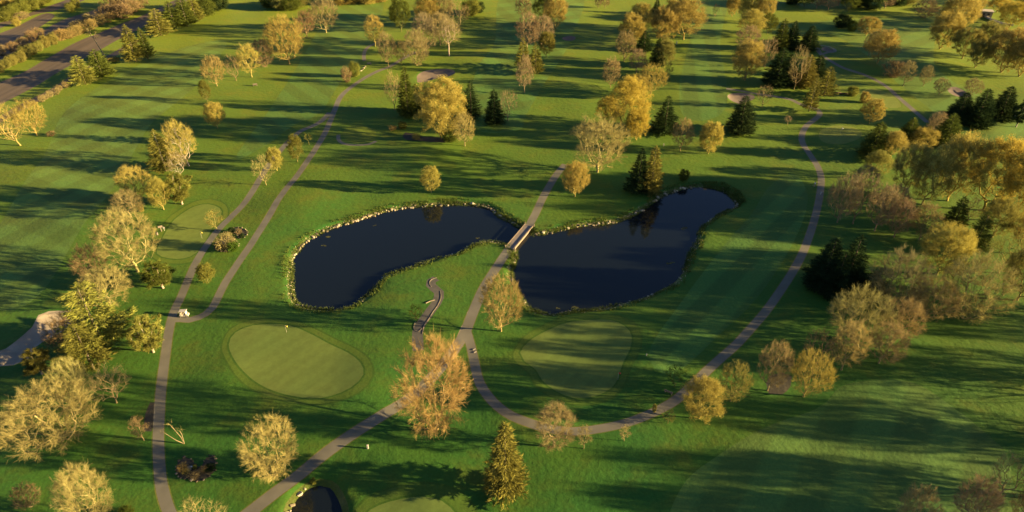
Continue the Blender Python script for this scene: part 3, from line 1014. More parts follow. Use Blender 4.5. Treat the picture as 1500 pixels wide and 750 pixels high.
# ------------------------------------------------------------------ every tree: kind, tint, base pixel, height and crown width in pixels of the photograph, label
T = '''
bare|gold|30|213|68|62|pale-trunked bare tree leaning left over the road at the left edge
bare|tan|20|205|52|44|bare tree half hidden behind the leaning tree at the left edge
bare|gold|54|198|54|44|golden bare tree right of the leaning tree at the left edge
cone|lime|125|123|42|38|sunlit yellow-green conifer beside the dark track, nearest to the leaning edge trees
cone|moss|150|112|40|40|darker green conifer just right of the yellow-green one beside the track
cone|conifer|199|90|54|32|tall pointed golden conifer of the pair beside the road
cone|moss|217|86|46|22|slim darker conifer of the pair beside the road
cone|lime|236|52|40|38|bright yellow-green conifer at the front end of the dense roadside row
cone|moss|256|42|40|38|mid green conifer second in the dense roadside row
cone|moss|274|38|46|34|tall dark green conifer third in the dense roadside row
cone|conifer|288|32|42|26|slim leaning conifer closing the dense roadside row
shrub|moss|302|22|26|34|dark green bushy tree behind the roadside row at the top edge
shrub|deep|322|14|24|30|darkest bushy tree at the top edge right of the roadside row
bare|orange|318|126|46|34|reddish bare tree left of the bench on the left fairway
open|brown|346|118|40|26|thin bare tree between the reddish tree and the golden twin-trunk tree
tall|gold|369|113|50|36|golden bare tree with two trunks above the wooden bench
wide|brown|388|98|42|34|brown low bare tree between the twin-trunk tree and the big golden tree
slim|conifer|304|149|33|17|narrow cone-shaped golden tree standing above the lone round one
bud|gold|319|188|40|33|lone round golden tree with pale trunk on the left fairway
bare|gold|424|94|72|64|big golden bare tree standing alone on the upper left fairway
bare|brown|450|55|40|32|brown bare tree right behind the big golden tree
bare|tan|478|48|52|44|tall tan bare tree near the top edge right of the brown one
bare|gold|277|243|68|52|tall golden tree with white leaning trunk at the head of the left row
cone|moss|262|208|38|24|small dark conifer showing its tip above the white-trunked tree
cone|conifer|243|250|60|42|olive pine in front of the white-trunked tree
bare|tan|265|259|40|34|brown bare tree under the white-trunked tree
pine|conifer|267|299|48|38|rounded dark gold pine above the practice green beside the left path
bare|gold|206|296|56|52|tan bare tree left of the yellow cone in the left row
slim|yellow|240|307|50|36|bright yellow pointed tree in the left row near the narrow green
bare|tan|192|318|42|46|spreading bare tree just above the largest tree of the left row
bare|straw|202|398|94|92|largest bare tree of the left row, wide straw crown over bare trunk
open|brown|143|410|56|54|thin brown bare tree left of the largest tree of the left row
pine|moss|239|422|44|42|dark tufted pine standing alone below the narrow green
wide|straw|163|450|62|74|straw bare tree whose top rises behind the broad pine
bigpine|lime|155|512|98|88|broad yellow-green pine beside the big left bunker
bigpine|conifer|136|538|62|70|olive pine below the broad yellow-green pine
pine|lime|225|516|56|46|yellow pine with bare trunk beside the left path
open|brown|106|512|56|56|brown bare tree with open branches standing in the big left bunker
pine|conifer|62|548|40|38|yellow-green pine below the sand of the big left bunker
wide|straw|88|646|92|130|huge straw-coloured bare tree spreading at the lower left
bare|straw|118|590|66|56|straw tree behind the huge spreading bare tree
open|tan|171|590|60|60|bare tree with pale leaning trunk right of the huge spreading tree
sap|brown|211|645|36|26|thin leafless sapling left of the path in the lower left
open|brown|47|742|36|38|small brown bare tree at the lower left edge
bare|straw|146|770|84|66|tall straw tree at the bottom left edge
bare|tan|118|762|64|46|lower tan tree beside the tall straw tree at the bottom left
bare|straw|305|790|62|76|bare crown cut by the bottom edge between the two paths
low|straw|406|697|86|80|ball-shaped straw tree above the lower bridge path
low|orange|638|630|132|112|biggest orange tree, over the fork of the paths
spruce|conifer|740|718|100|62|single sunlit spruce at the bottom centre
low|orange|734|485|84|62|orange tree between the bridge path and the right pond
sap|moss|611|471|28|26|small green sapling beside the dark gravel path
bud|yellow|632|282|40|34|lone yellow tree on the bank above the left pond
bare|tan|811|655|66|66|tan bare tree in a mulch ring on the bend of the loop path
sap|tan|855|657|36|24|small tan tree in a mulch ring just right of the larger one
sap|tan|914|646|25|19|smallest tree in a mulch ring below the loop path
sap|olive|978|620|22|20|low leaning sapling on the outer edge of the loop path
bud|yellow|1024|613|64|62|yellow tree in a mulch ring on the outer side of the loop path
bare|olive|1070|588|62|54|olive bare tree behind the yellow mulch-ring tree
sap|green|987|566|34|36|faint green young tree inside the loop path
bare|tan|1124|572|74|50|grey-tan bare tree at the left of the mulch patch
bare|gold|1177|581|70|60|golden bare tree right of the mulch patch
open|brown|1190|540|62|52|dim brown bare tree behind the golden mulch-patch tree
bare|straw|1232|542|74|54|straw bare tree below the wide pale crown at the right
bare|tan|1287|532|64|60|tan tree with twin trunks at the lower end of the right wood
wide|straw|1248|502|84|88|wide pale bare tree left of centre in the right wood
bare|tan|1308|498|66|64|brown-tan bare tree below the two grey wide trees
wide|grey|1305|455|92|88|grey-olive wide bare tree above the brown-tan one
wide|tan|1352|470|70|72|tan bare tree with upright fan of branches in the right wood
wide|straw|1410|467|98|98|largest round bare tree at the right, trunk showing
bud|yellow|1372|402|76|74|round yellow tree in the middle of the right wood
bare|mauve|1226|326|74|44|leftmost mauve bare tree of the row right of the path
bare|mauve|1249|328|82|50|second mauve bare tree of the row, taller with clear trunk
bare|mauve|1281|338|72|48|third mauve bare tree of the row right of the path
bare|mauve|1309|348|62|44|last mauve bare tree of the row, leaning over the shadow
bare|grey|1346|352|58|46|grey bare tree in shade behind the mauve row
bare|mauve|1300|318|52|44|mauve bare tree behind the gap of the mauve row
spruce|dark|1203|420|72|56|left dark spruce of the black clump beside the loop path
spruce|dark|1236|424|80|58|right dark spruce of the black clump beside the loop path
spruce|dark|1220|430|62|50|lower dark spruce in front of the black clump
shrub|deep|1268|432|38|60|dark low bush in the shadow beside the black clump
cone|moss|1394|336|48|34|small yellow-lit spruce under the yellow crowns of the right wood
open|brown|1418|322|36|34|small brown bare tree beside the yellow-lit spruce
cone|moss|1424|368|58|38|olive spruce right of the round yellow tree
bud|olive|1453|348|58|56|dark olive tree with leaning trunk at the right of the wood
bare|olive|1462|400|62|70|dim olive bare tree behind the largest round bare tree
bud|yellow|1322|284|76|56|yellow tree with forked dark trunk at the left of the yellow crowns
bud|yellow|1350|300|88|56|yellow tree second among the big yellow crowns
bud|yellow|1387|294|100|70|broad yellow tree with dark leaning trunk in the right wood
bud|amber|1440|308|108|84|brightest yellow tree, tallest of the right wood
bud|amber|1484|325|108|70|bright yellow tree between the tallest crown and right edge
bud|gold|1500|372|66|52|gold tree cut by the right edge above the largest bare tree
bud|olive|1490|440|80|66|dull olive tree at the right edge below the gold one
spruce|moss|1276|230|52|44|dark green spruce at the left corner of the right wood
bud|gold|1304|232|42|34|small gold tree between the corner spruce and the next spruce
spruce|moss|1326|212|40|34|spruce with pointed top behind the small gold tree
bud|yellow|1348|218|34|44|small bright yellow tree beside the pointed spruce
bare|mauve|1366|200|38|28|small mauve tree above the yellow crowns near the far path
spruce|moss|1382|212|46|42|dark spruce above the yellow crowns near the far path
bud|olive|1280|260|42|40|dim olive tree under the corner spruce
bare|grey|1262|280|40|46|grey bare tree at the near left of the right wood
spruce|deep|1401|179|44|40|dark spruce left of three beside the far green
spruce|deep|1428|184|54|42|dark spruce middle of three beside the far green
spruce|deep|1463|174|48|38|dark spruce right of three beside the far green
pine|deep|1488|186|42|24|thin dark pine with bare leaning trunk at the right edge
bud|yellow|1273|181|38|36|lone yellow tree on the small far tee
shrub|lime|1248|140|15|16|small rounded green bush beside the log pile
shrub|gold|1265|150|17|15|small gold bush left of the far green
sap|mauve|1153|183|15|13|tiny pinkish bush inside the bend of the loop path
spruce|moss|1141|73|46|26|slender spruce at the left of the upper right conifers
spruce|deep|1157|72|42|24|dark spruce second among the upper right conifers
spruce|deep|1183|73|36|30|broad dark spruce beside the start of the far path
spruce|deep|1137|124|54|42|biggest dark spruce of the upper right clump
spruce|deep|1152|122|44|36|dark spruce just behind the tan tree of the upper right clump
bare|tan|1163|131|66|32|tan bare tree among the dark spruces of the upper right clump
spruce|conifer|1178|126|46|34|golden-lit spruce right of the tan tree in the upper right clump
spruce|deep|1196|112|32|28|dark pointed spruce at the right of the upper right clump
cone|conifer|1206|141|44|34|golden conifer at the right end of the upper right clump
cone|conifer|1185|163|52|24|narrow golden conifer standing in the bend of the path
bud|gold|1091|118|60|52|round gold tree at the front of the upper row near the small bunker
bare|mauve|1120|98|46|32|mauve bare tree right of the round gold tree in the upper row
bare|mauve|1092|76|40|40|mauve bare tree behind the round gold tree in the upper row
bud|yellow|1098|55|42|42|yellow tree in the middle of the upper row
bud|yellow|1094|32|44|36|yellow tree higher in the upper row
bud|gold|1118|36|46|28|tall gold tree right of the yellow ones in the upper row
bud|gold|1072|24|30|22|small gold tree with dark trunk left of the upper row
bud|moss|1124|50|30|28|green tree in the shade right of the upper row
bare|brown|1047|26|22|12|tiny brown tree alone on the fairway near the top edge
bare|tan|1116|158|36|26|tan tree beside the path right of the small bunker
spruce|deep|1083|194|54|42|dark spruce in front of the small kidney bunker
bud|yellow|1037|225|48|36|yellow small tree right of the tan one near the middle
bare|tan|996|221|50|36|tan small tree between the two dark spruces and the yellow tree
spruce|deep|973|194|54|42|single dark spruce right of the amber trees
spruce|deep|934|280|64|36|dark half of the two spruces above the right pond
spruce|conifer|953|281|68|36|sunlit half of the two spruces above the right pond
shrub|moss|1001|264|17|16|small dark bush above the far bank of the right pond
wide|straw|875|252|84|90|huge pale straw tree above the bridge path
bud|gold|842|288|54|42|gold tree right beside the bridge path
bud|amber|917|197|86|64|brightest amber tree of the middle group
bud|amber|890|182|42|42|amber tree left of the brightest amber tree
bud|amber|932|205|46|36|small amber tree right of the brightest amber tree
bare|gold|953|138|46|42|gold bare tree just above the amber group
bud|gold|934|144|36|36|gold low tree left of the gold bare tree
bare|mauve|932|107|36|28|tan tree with bright trunk in the middle upper row
bare|tan|914|90|46|30|tan tree standing at the left of the middle upper row
bare|tan|894|128|46|30|lone tan tree with straight trunk left of the middle upper row
bud|gold|923|68|48|40|gold round tree high in the middle upper row
bud|gold|938|46|42|42|gold round tree near the top of the middle upper row
spruce|deep|943|74|30|24|small dark spruce under the gold round trees
spruce|deep|962|96|40|24|dark spruce right of the mauve tree in the middle upper row
bud|olive|972|98|42|30|olive tree beside the dark spruce in the middle upper row
sap|olive|979|116|28|13|slim green sapling right of the olive tree
bud|gold|972|62|52|46|tan-gold tree at the right of the middle upper row
bud|gold|1001|58|62|54|big gold tree in shade at the top of the middle row
bud|gold|988|44|46|40|gold tree behind the big gold tree at the top
spruce|deep|961|20|22|16|small dark spruce near the top edge among gold trees
birch|tan|658|82|60|40|drooping tan birch with white trunk right of the dense upper group
wide|tan|611|96|54|42|low spreading tan tree in front of the dense upper group
bare|mauve|624|80|62|44|mauve tree rising behind the low spreading tan tree
bare|tan|645|66|48|36|tan bare tree left of the drooping birch
bare|tan|672|44|44|36|tan tree at the right of the dense upper group
bud|gold|626|36|42|42|gold round tree at the back of the dense upper group
bud|tan|648|30|40|40|tan round tree at the back of the dense upper group
bud|moss|588|46|48|34|dark green tree left of the dense upper group
tall|gold|550|68|46|32|gold tree beside the gravel spur of the left branch path
bare|tan|569|97|50|34|tan tree whose trunk stands on the end of the left branch path
bare|tan|588|94|36|24|small tan tree with leaning trunk next to the path end
shrub|lime|690|22|24|30|bright green bush near the top edge right of the upper group
shrub|deep|702|18|16|18|dark round bush next to the bright green bush
spruce|moss|598|169|72|30|tall olive spruce left of the big yellow tree
bare|tan|578|162|62|28|tan thin tree left of the tall olive spruce
spruce|moss|611|166|44|24|smaller spruce between the tall spruce and the big yellow tree
bud|yellow|646|202|86|82|big yellow tree in the central mulch bed
bare|straw|681|214|52|36|straw small tree right of the big yellow tree
shrub|moss|660|206|18|26|green bush under the big yellow tree
spruce|deep|690|170|52|32|dark spruce just right of the big yellow tree
spruce|deep|724|180|50|30|dark spruce second right of the big yellow tree
bare|mauve|744|177|48|32|mauve small tree right of the second dark spruce
twigs|brown|509|120|24|17|reddish bare bush beside the left branch path
shrub|lime|520|112|22|17|lime green bush beside the left branch path
slim|conifer|436|237|42|26|golden pointed tree between the two left paths
sap|lime|453|212|19|14|small lime sapling between the two left paths
bud|yellow|406|250|36|24|yellow tree leaning by the left path opposite the golden pointed one
bare|straw|390|271|48|34|pale straw tree beside the left path
sap|olive|318|337|32|26|faint leafless sapling at the edge of the narrow green
bud|lime|305|414|30|28|small sunlit yellow tree between the two left paths
bare|mauve|768|136|56|26|slim mauve tree at the foot of the upper centre group
cone|conifer|784|108|46|24|golden cone-shaped tree in the upper centre group
cone|conifer|766|100|46|24|olive cone-shaped tree left of the golden cone one
bare|mauve|772|72|54|40|mauve round tree at the left of the upper centre group
bare|mauve|793|70|48|38|mauve round tree at the right of the upper centre group
bud|conifer|800|84|38|28|olive-gold small tree right of the golden cone tree
bare|tan|766|28|36|26|tan tree near the top left of the upper centre group
bud|moss|796|34|42|36|dark olive tree near the top of the upper centre group
bud|gold|813|44|52|40|gold tree near the top right of the upper centre group
bare|mauve|876|12|20|14|small brown tree at the top edge, left of the pair
bare|brown|886|12|20|14|small brown tree at the top edge, right of the pair
bud|gold|1285|93|50|50|round gold tree alone on the far right fairway
bare|grey|1272|82|34|26|grey bare tree tucked left of the round gold tree
bud|gold|1268|52|28|34|small gold tree behind the round gold tree
shrub|deep|1232|40|20|28|dark bush row left of the small gold tree
shrub|moss|1247|45|16|16|small olive bush right of the dark bush row
twigs|brown|1308|112|26|38|brown bare bush beside the far path
bare|grey|1323|126|38|24|grey small tree right of the brown bare bush
bare|grey|1352|126|32|22|grey thin tree alone on the far fairway
bare|grey|1375|139|26|24|grey thin tree left of the far sandy patch
bare|grey|1421|142|28|30|grey bare tree behind the three dark spruces
bud|yellow|1376|72|54|46|yellow tree with forked trunk at the upper right
bud|yellow|1398|46|54|54|yellow crown behind the forked tree at the upper right
bud|gold|1421|24|38|32|gold tree in front of the pale roofed shelter
bud|olive|1409|86|46|46|shaded olive tree right of the forked yellow tree
bud|olive|1428|99|42|36|shaded olive tree with a pale trunk at the upper right
bud|olive|1440|84|52|40|shaded olive tree among dark trunks at the upper right
bud|gold|1466|106|66|60|big shaded gold tree at the upper right edge
bud|gold|1492|112|60|52|shaded gold tree cut by the right edge near the top
bud|amber|1478|40|38|46|amber round tree right of the shelter
bud|amber|1460|18|24|36|amber tree behind the shelter at the top edge
bud|amber|1496|32|34|36|amber tree at the top right corner
bud|gold|1494|8|26|40|gold tree crown peeking in at the top right corner
open|brown|1352|26|28|40|dead forked tree with two long bare arms at the top right
bare|tan|1465|724|62|64|tan bare tree uppermost of four at the bottom right corner
bare|mauve|1412|768|68|60|grey bare tree second of four at the bottom right corner
open|tan|1330|775|62|56|bare tree leftmost at the bottom right edge
bare|brown|1494|768|52|50|brown bare tree lowest in the bottom right corner
'''
for ln_ in T.strip().splitlines():
    k, tn, x, y, h, w, lab = ln_.split('|')
    x, y, h, w = float(x), float(y), float(h), float(w)
    kw = {}
    if 'leaning left over the road' in lab: kw = dict(lean=-14)
    if 'white trunk' in lab or 'white-trunked' in lab: kw['bark'] = 'birch'
    if 'white leaning trunk' in lab: kw = dict(bark='birch', lean=-8)
    plant(k, tn, x, y, h, w, lab, 'trees and bushes of the golf course', **kw)

# far belt along the top edge and the trees whose shadows fall in from the right
rb = random.Random(3)
belt = [(396, 10), (412, 13), (428, 14), (441, 8), (502, 6), (520, 4), (538, 5), (556, 2), (1178, 10), (1196, 12), (1213, 14), (1228, 9), (1243, 16), (1258, 10), (1276, 14), (1296, 12), (1312, 8), (1330, 6), (1160, 6)]
for i, (x, y) in enumerate(belt):
    k, tn = [('shrub', 'deep'), ('bare', 'mauve'), ('shrub', 'olive'), ('bud', 'moss')][rb.randrange(4)]
    if 490 < x < 560: k, tn, lab = 'shrub', 'gold', 'low yellow bush in the row along the top edge, left of the upper group'
    elif x < 480: k, tn, lab = 'shrub', rb.choice(['moss', 'olive']), 'dull green bush in the short row along the top edge above the big golden tree'
    else: lab = 'dim tree in the dark belt along the top edge, upper right'
    plant(k, tn, x, y, 26 if x > 600 else 18, 30, lab, 'far belt of trees and bushes')
for i in range(26):
    x = -60 + i * 62 + rb.uniform(-20, 20)
    y = rb.uniform(-34, -14)
    plant(rb.choice(['bud', 'bare', 'spruce']), rb.choice(['moss', 'tan', 'deep', 'gold']), x, y, 20, 30, 'distant tree beyond the top of the photograph', 'distant trees beyond the frame')
for x, y in [(1640, 470), (1560, 560), (1650, 590), (1760, 560), (1580, 650), (1700, 650), (1560, 735), (1680, 740), (1600, 800), (1820, 690), (1800, 500)]:
    k = rb.choice(['bud', 'bare', 'wide'])
    plant(k, rb.choice(['gold', 'tan', 'olive']), x, y, 92 if y > 300 else 64, 82 if y > 300 else 56, 'tall tree of the wood beyond the right edge', 'trees beyond the right edge')

# dead trees
def bare_pole(name, px, py, segs, label, cat='dead tree', extra=0):
    p = on(px, py)
    o = thing(name, p, label, cat)
    mb = MB()
    rg = np.random.RandomState(int(px))
    for pts_, r0, r1 in segs:
        mb.tube(pts_, list(np.linspace(r0, r1, len(pts_))), 6)
    t = mb.build('trunk', M_bark, o, True)
    t.color = (0.24, 0.19, 0.11, 1)
    ends = np.array([s_[0][-1] for s_ in segs], float)
    P = np.repeat(ends, 22 + 2 * extra, 0) + rg.normal(size=((22 + 2 * extra) * len(ends), 3)) * .25
    D = unit(rg.normal(size=P.shape) + np.array([0, 0, .3]))
    me = mesh_quads('dead twigs', strips(P, D, rg.uniform(.3, 1.1, len(P)), .04, rg))
    me.materials.append(M_twig)
    c = link('crown', me, None, o)
    c.color = (0.24, 0.20, 0.08, 1)
    return o
bare_pole('dead_tree', 157, 88, [([(0, 0, 0), (-1.2, 0, 4.5), (-2.8, 0.3, 9.5), (-3.8, .4, 12)], .28, .12), ([(-2.8, .3, 9.5), (-4.8, 0, 11.2)], .12, .06), ([(-2.8, .3, 9.5), (-1.2, .4, 11.6)], .12, .06),
    ([(-3.3, .3, 10.6), (-4.6, 1.2, 12.8)], .1, .05), ([(-2.6, .3, 9), (-.4, -.4, 10.3)], .1, .05)], 'dead tree with a long bare leaning trunk beside the track', extra=20)
bare_pole('dead_sapling', 270, 650, [([(0, 0, 0), (-1.2, 0, .9), (-2.7, .3, 2.2), (-3.3, .3, 3.0)], .08, .03), ([(0, 0, 0), (-.2, .1, 1.7), (-1.0, .2, 4.0), (-1.3, .2, 5.0)], .08, .03), ([(0, 0, 0), (.1, .2, 2.2), (-.1, .3, 3.2)], .08, .04)],
    'leafless forked young tree leaning left beside the lower left path')
# ------------------------------------------------------------------ hedgerows between the road lanes
hedges = [
 ([(4, 82), (18, 74), (34, 67), (48, 61), (60, 55)], 16, 20, 'brown', 'twigs', 'brown bush in the hedge between the second and third road lanes'),
 ([(0, 106), (10, 101), (20, 96), (30, 91), (40, 85), (50, 80), (60, 74), (70, 69), (80, 64)], 16, 16, 'olive', 'shrub', 'olive bush in the clipped hedge along the green road verge'),
 ([(90, 60), (100, 56), (112, 52), (124, 48), (136, 43), (148, 37), (158, 33)], 16, 22, 'orange', 'twigs', 'russet bush in the hedge along the green road verge'),
 ([(158, 26), (172, 24), (184, 27), (194, 18), (206, 10), (166, 14), (180, 10)], 22, 30, 'brown', 'twigs', 'big russet bush beyond the road near the top edge'),
 ([(6, 30), (18, 25), (32, 19), (46, 14), (58, 9), (70, 4)], 18, 24, 'lime', 'shrub', 'yellow-green bush beyond the farthest road lane'),
 ([(4, 14), (20, 8), (36, 4)], 18, 24, 'gold', 'shrub', 'gold bush in the top left corner'),
 ([(104, 16), (112, 12)], 16, 14, 'lime', 'shrub', 'bright bush on the strip between two far road lanes'),
 ([(24, 37)], 13, 14, 'yellow', 'shrub', 'small bright yellow bush alone between the far road lanes'),
 ([(34, 27)], 9, 20, 'tan', 'twigs', 'low tan bush beside the far road lanes'),
 ([(120, 36), (128, 31), (112, 41)], 10, 16, 'tan', 'twigs', 'low tan bush at the edge of the second road lane'),
 ([(62, 150), (68, 146), (75, 142), (82, 138), (89, 134), (96, 129), (103, 125)], 10, 11, 'tan', 'twigs', 'low tan bush in the scrub strip beside the dark track'),
 ([(160, 92), (166, 90), (173, 88)], 8, 10, 'gold', 'twigs', 'low gold bush near the foot of the dead leaning tree'),
 ([(74, 198)], 8, 14, 'brown', 'twigs', 'low brown bush at the foot of the golden tree at the left edge'),
]
for pts_, h, w, tn, k, lab in hedges:
    for x, y in pts_:
        plant(k, tn, x + rnd.uniform(-2, 2), y + rnd.uniform(-1, 1), h * rnd.uniform(.8, 1.15), w * rnd.uniform(.85, 1.2), lab, 'bushes beside the road')

# planting beds
for x, y, h, w, tn, k, lab in [
 (332, 364, 26, 32, 'tan', 'twigs', 'tan bare bush in the stone-ringed bed between the left paths'), (342, 366, 15, 20, 'green', 'shrub', 'green bush in the stone-ringed bed between the left paths'),
 (322, 364, 10, 14, 'deep', 'shrub', 'low dark bush at the left of the stone-ringed bed'),
 (340, 340, 8, 10, 'deep', 'shrub', 'dark low bush at the left of the small hooked bed'), (350, 342, 8, 11, 'brown', 'twigs', 'brown low bush in the middle of the small hooked bed'), (355, 348, 7, 9, 'deep', 'shrub', 'dark low bush at the right end of the small hooked bed'),
 (269, 688, 11, 18, 'orange', 'twigs', 'russet dry bush in the left lobe of the heart-shaped bed'), (273, 693, 8, 13, 'gold', 'twigs', 'gold dry bush in the left lobe of the heart-shaped bed'), (285, 698, 7, 20, 'brown', 'twigs', 'brown matted bush at the point of the heart-shaped bed'),
 (298, 690, 9, 14, 'brown', 'twigs', 'brown dry bush in the middle of the heart-shaped bed'), (308, 687, 9, 18, 'deep', 'shrub', 'dark low bush in the right lobe of the heart-shaped bed'), (286, 686, 6, 8, 'lime', 'shrub', 'small lime tuft in the notch of the heart-shaped bed'),
 (610, 204, 11, 16, 'olive', 'twigs', 'low olive bush at the left of the central mulch bed'), (575, 190, 8, 14, 'orange', 'twigs', 'russet low bush left of the central mulch bed'), (590, 188, 11, 14, 'lime', 'shrub', 'low lime bush left of the central mulch bed'),
 (185, 756, 16, 28, 'moss', 'shrub', 'dark green bush at the bottom edge beside the tall straw tree'), (460, 708, 9, 9, 'lime', 'shrub', 'lime tuft above the small bottom pond'),
 (958, 603, 12, 7, 'yellow', 'shrub', 'thin yellow tuft beside the loop path'), (208, 310, 12, 8, 'yellow', 'shrub', 'thin yellow tuft left of the bright yellow pointed tree'),
]:
    plant(k, tn, x, y, h, w, lab, 'bushes of the planting beds')

# ------------------------------------------------------------------ stones
M_stone = foliage('limestone', 0.0, 0.35, 2.0)
def stone_mesh(seed):
    bm = bmesh.new()
    bmesh.ops.create_icosphere(bm, subdivisions=2, radius=0.5)
    r = random.Random(seed)
    for v in bm.verts:
        n = v.co.normalized()
        v.co *= 1 + 0.32 * mnoise.noise(n * 1.7 + Vector((seed * 7.1, 0, 0)))
        v.co.x = max(-.40, min(.40, v.co.x)); v.co.y = max(-.36, min(.36, v.co.y)); v.co.z = max(-.30, min(.30, v.co.z))
    me = bpy.data.meshes.new('stone')
    bm.to_mesh(me)
    bm.free()
    me.materials.append(M_stone)
    return me
STONES = [stone_mesh(i) for i in range(6)]
SC = [(0.33, 0.28, 0.19), (0.24, 0.20, 0.13), (0.42, 0.36, 0.25), (0.16, 0.135, 0.09)]
rst = random.Random(12)
def stone(x, y, z, s, label, group, name='boulder', flat=0.62):
    me = STONES[rst.randrange(6)]
    o = link(name, me)
    o.location = (x, y, z)
    o.scale = (s * rst.uniform(1.0, 1.7), s * rst.uniform(.8, 1.15), s * rst.uniform(.75, 1.15) * flat / .62)
    o.rotation_euler = (rst.uniform(-.2, .2), rst.uniform(-.2, .2), rst.uniform(0, 6.28))
    c = SC[rst.randrange(4)]
    k = rst.uniform(.8, 1.25)
    o.color = (c[0] * k, c[1] * k, c[2] * k, 1)
    tag(o, label, 'stone', group)
    return o
def walk(L, step):
    """points about step metres apart along a closed loop"""
    d = np.linalg.norm(np.roll(L, -1, 0) - L, axis=1)
    s_ = np.concatenate([[0], np.cumsum(d)])
    t = 0.0
    while t < s_[-1]:
        i = min(np.searchsorted(s_, t, side='right') - 1, len(L) - 1)
        f = (t - s_[i]) / (d[i] + 1e-9)
        yield L[i] * (1 - f) + L[(i + 1) % len(L)] * f, i
        t += step * rst.uniform(.55, 1.45)
small_q = []
bridge_a, bridge_b = np.array(ray(748, 362)[:2]), np.array(ray(774, 331)[:2])
for key, L, step in (('left', POND['left'], .95), ('right', POND['right'], 1.0), ('small', POND['small'], 1.6)):
    ctr = L.mean(0)
    for off, st in ((0.55, step),):
        for p, i in walk(offset_loop(L, off), st):
            if np.linalg.norm(p - (bridge_a + bridge_b) / 2) < 4.6: continue
            if key == 'small' and (p[1] < 57 or p[0] > ctr[0] - 1.5): continue
            far = p[1] > ctr[1] + (p[0] - ctr[0]) * (0.10 if key == 'left' else 0.55)
            q = p + np.array([rst.uniform(-.25, .25), rst.uniform(-.4, .4)])
            cl_ = mnoise.noise((q[0] / 4.0, q[1] / 4.0, 5.5))
            if cl_ < -.28: continue
            big = (rst.uniform(.35, 1.0) if far else rst.uniform(.22, .55)) * (1 + .5 * cl_)
            if key == 'right' and not far and rst.random() < .35: continue
            z = surf(q[0], q[1])
            lab = {'left': ('pale stone in the sunlit edging along the far bank of the left pond', 'small stone in the grassy edging along the near bank of the left pond'),
                   'right': ('pale stone in the edging along the far bank of the right pond', 'small stone in the grassy edging along the near bank of the right pond'),
                   'small': ('stone on the rim of the small pond at the bottom edge',) * 2}[key][0 if far else 1]
            grp = ('stones along the %s bank of the %s pond' % ('far' if far else 'near', key)) if key != 'small' else 'stones round the small pond'
            stone(q[0], q[1], z + .05, big, lab, grp)
    # rubble between and behind the larger stones
    for off in (0.25, 0.8, 1.15, 1.6):
        for p, i in walk(offset_loop(L, off), .55):
            if key == 'small': continue
            if rst.random() < .45: continue
            small_q.append((p[0] + rst.uniform(-.25, .25), p[1] + rst.uniform(-.25, .25), rst.uniform(.12, .34)))
mb = MB()
ico = [tuple(v.co) for v in STONES[0].vertices]
bmx = bmesh.new(); bmesh.ops.create_icosphere(bmx, subdivisions=1, radius=0.5)
iv = [v.co.copy() for v in bmx.verts]; ifc = [tuple(v.index for v in f.verts) for f in bmx.faces]; bmx.free()
for x, y, s_ in small_q:
    z = surf(x, y)
    a = rst.uniform(0, 6.28)
    ca, sa = math.cos(a), math.sin(a)
    j = [rst.uniform(.75, 1.2) for _ in iv]
    mb.add([(x + (v.x * ca * 1.4 - v.y * sa) * s_ * k, y + (v.x * sa * 1.4 + v.y * ca) * s_ * k, z + v.z * .8 * s_ * k) for v, k in zip(iv, j)], ifc)
o = mb.build('edging_rubble', M_stone)
o.color = (0.32, 0.27, 0.18, 1)
tag(o, 'small rubble between the edging stones round the ponds', 'rubble', kind='stuff')
# reeds and rough grass on the banks
rg = np.random.RandomState(5)
PP = []
for key, L in POND.items():
    for off, dens in ((0.35, 3.0), (1.2, 2.0), (1.9, 1.6), (2.5, .8)):
        for p, i in walk(offset_loop(L, off), 1.0 / (dens * 3)):
            if np.linalg.norm(p - (bridge_a + bridge_b) / 2) < 3.0: continue
            if key == 'small': continue
            n_ = mnoise.noise((p[0] / 5.0, p[1] / 5.0, off))
            if n_ < -.05: continue
            PP.append((p[0] + rst.uniform(-.4, .4), p[1] + rst.uniform(-.4, .4)))
# thicker patches of growth
def patch(pxs, n):
    L = np.array(PX(pxs))
    lo, hi = L.min(0), L.max(0)
    c = 0
    while c < n:
        q = np.array([[rst.uniform(lo[0], hi[0]), rst.uniform(lo[1], hi[1])]])
        if inside(q, L)[0]:
            PP.append(tuple(q[0])); c += 1
patch([(722, 308), (740, 313), (756, 322), (768, 333), (764, 341), (750, 336), (736, 326), (724, 318)], 500)
patch([(752, 366), (762, 362), (768, 368), (765, 380), (757, 392), (750, 390), (748, 378)], 420)
patch([(1030, 266), (1060, 267), (1084, 280), (1094, 294), (1082, 302), (1074, 292), (1060, 279), (1030, 272)], 600)
PP = np.array(PP)
Zp = np.array([surf(x, y) for x, y in PP])
B = np.column_stack([PP, Zp])
Q = []
for k in range(7):
    b = B + rg.normal(size=B.shape) * np.array([.14, .14, 0])
    D = unit(rg.normal(size=B.shape) * .45 + np.array([0, 0, 1.0]))
    Q.append(strips(b, D, rg.uniform(.25, .75, len(b)), .07, rg, .2))
me = mesh_quads('bank growth', np.vstack(Q))
me.materials.append(M_twig)
o = link('bank_reeds', me)
o.color = (0.10, 0.13, 0.03, 1)
tag(o, 'rough grass and reeds along the pond banks', 'reeds', kind='stuff')

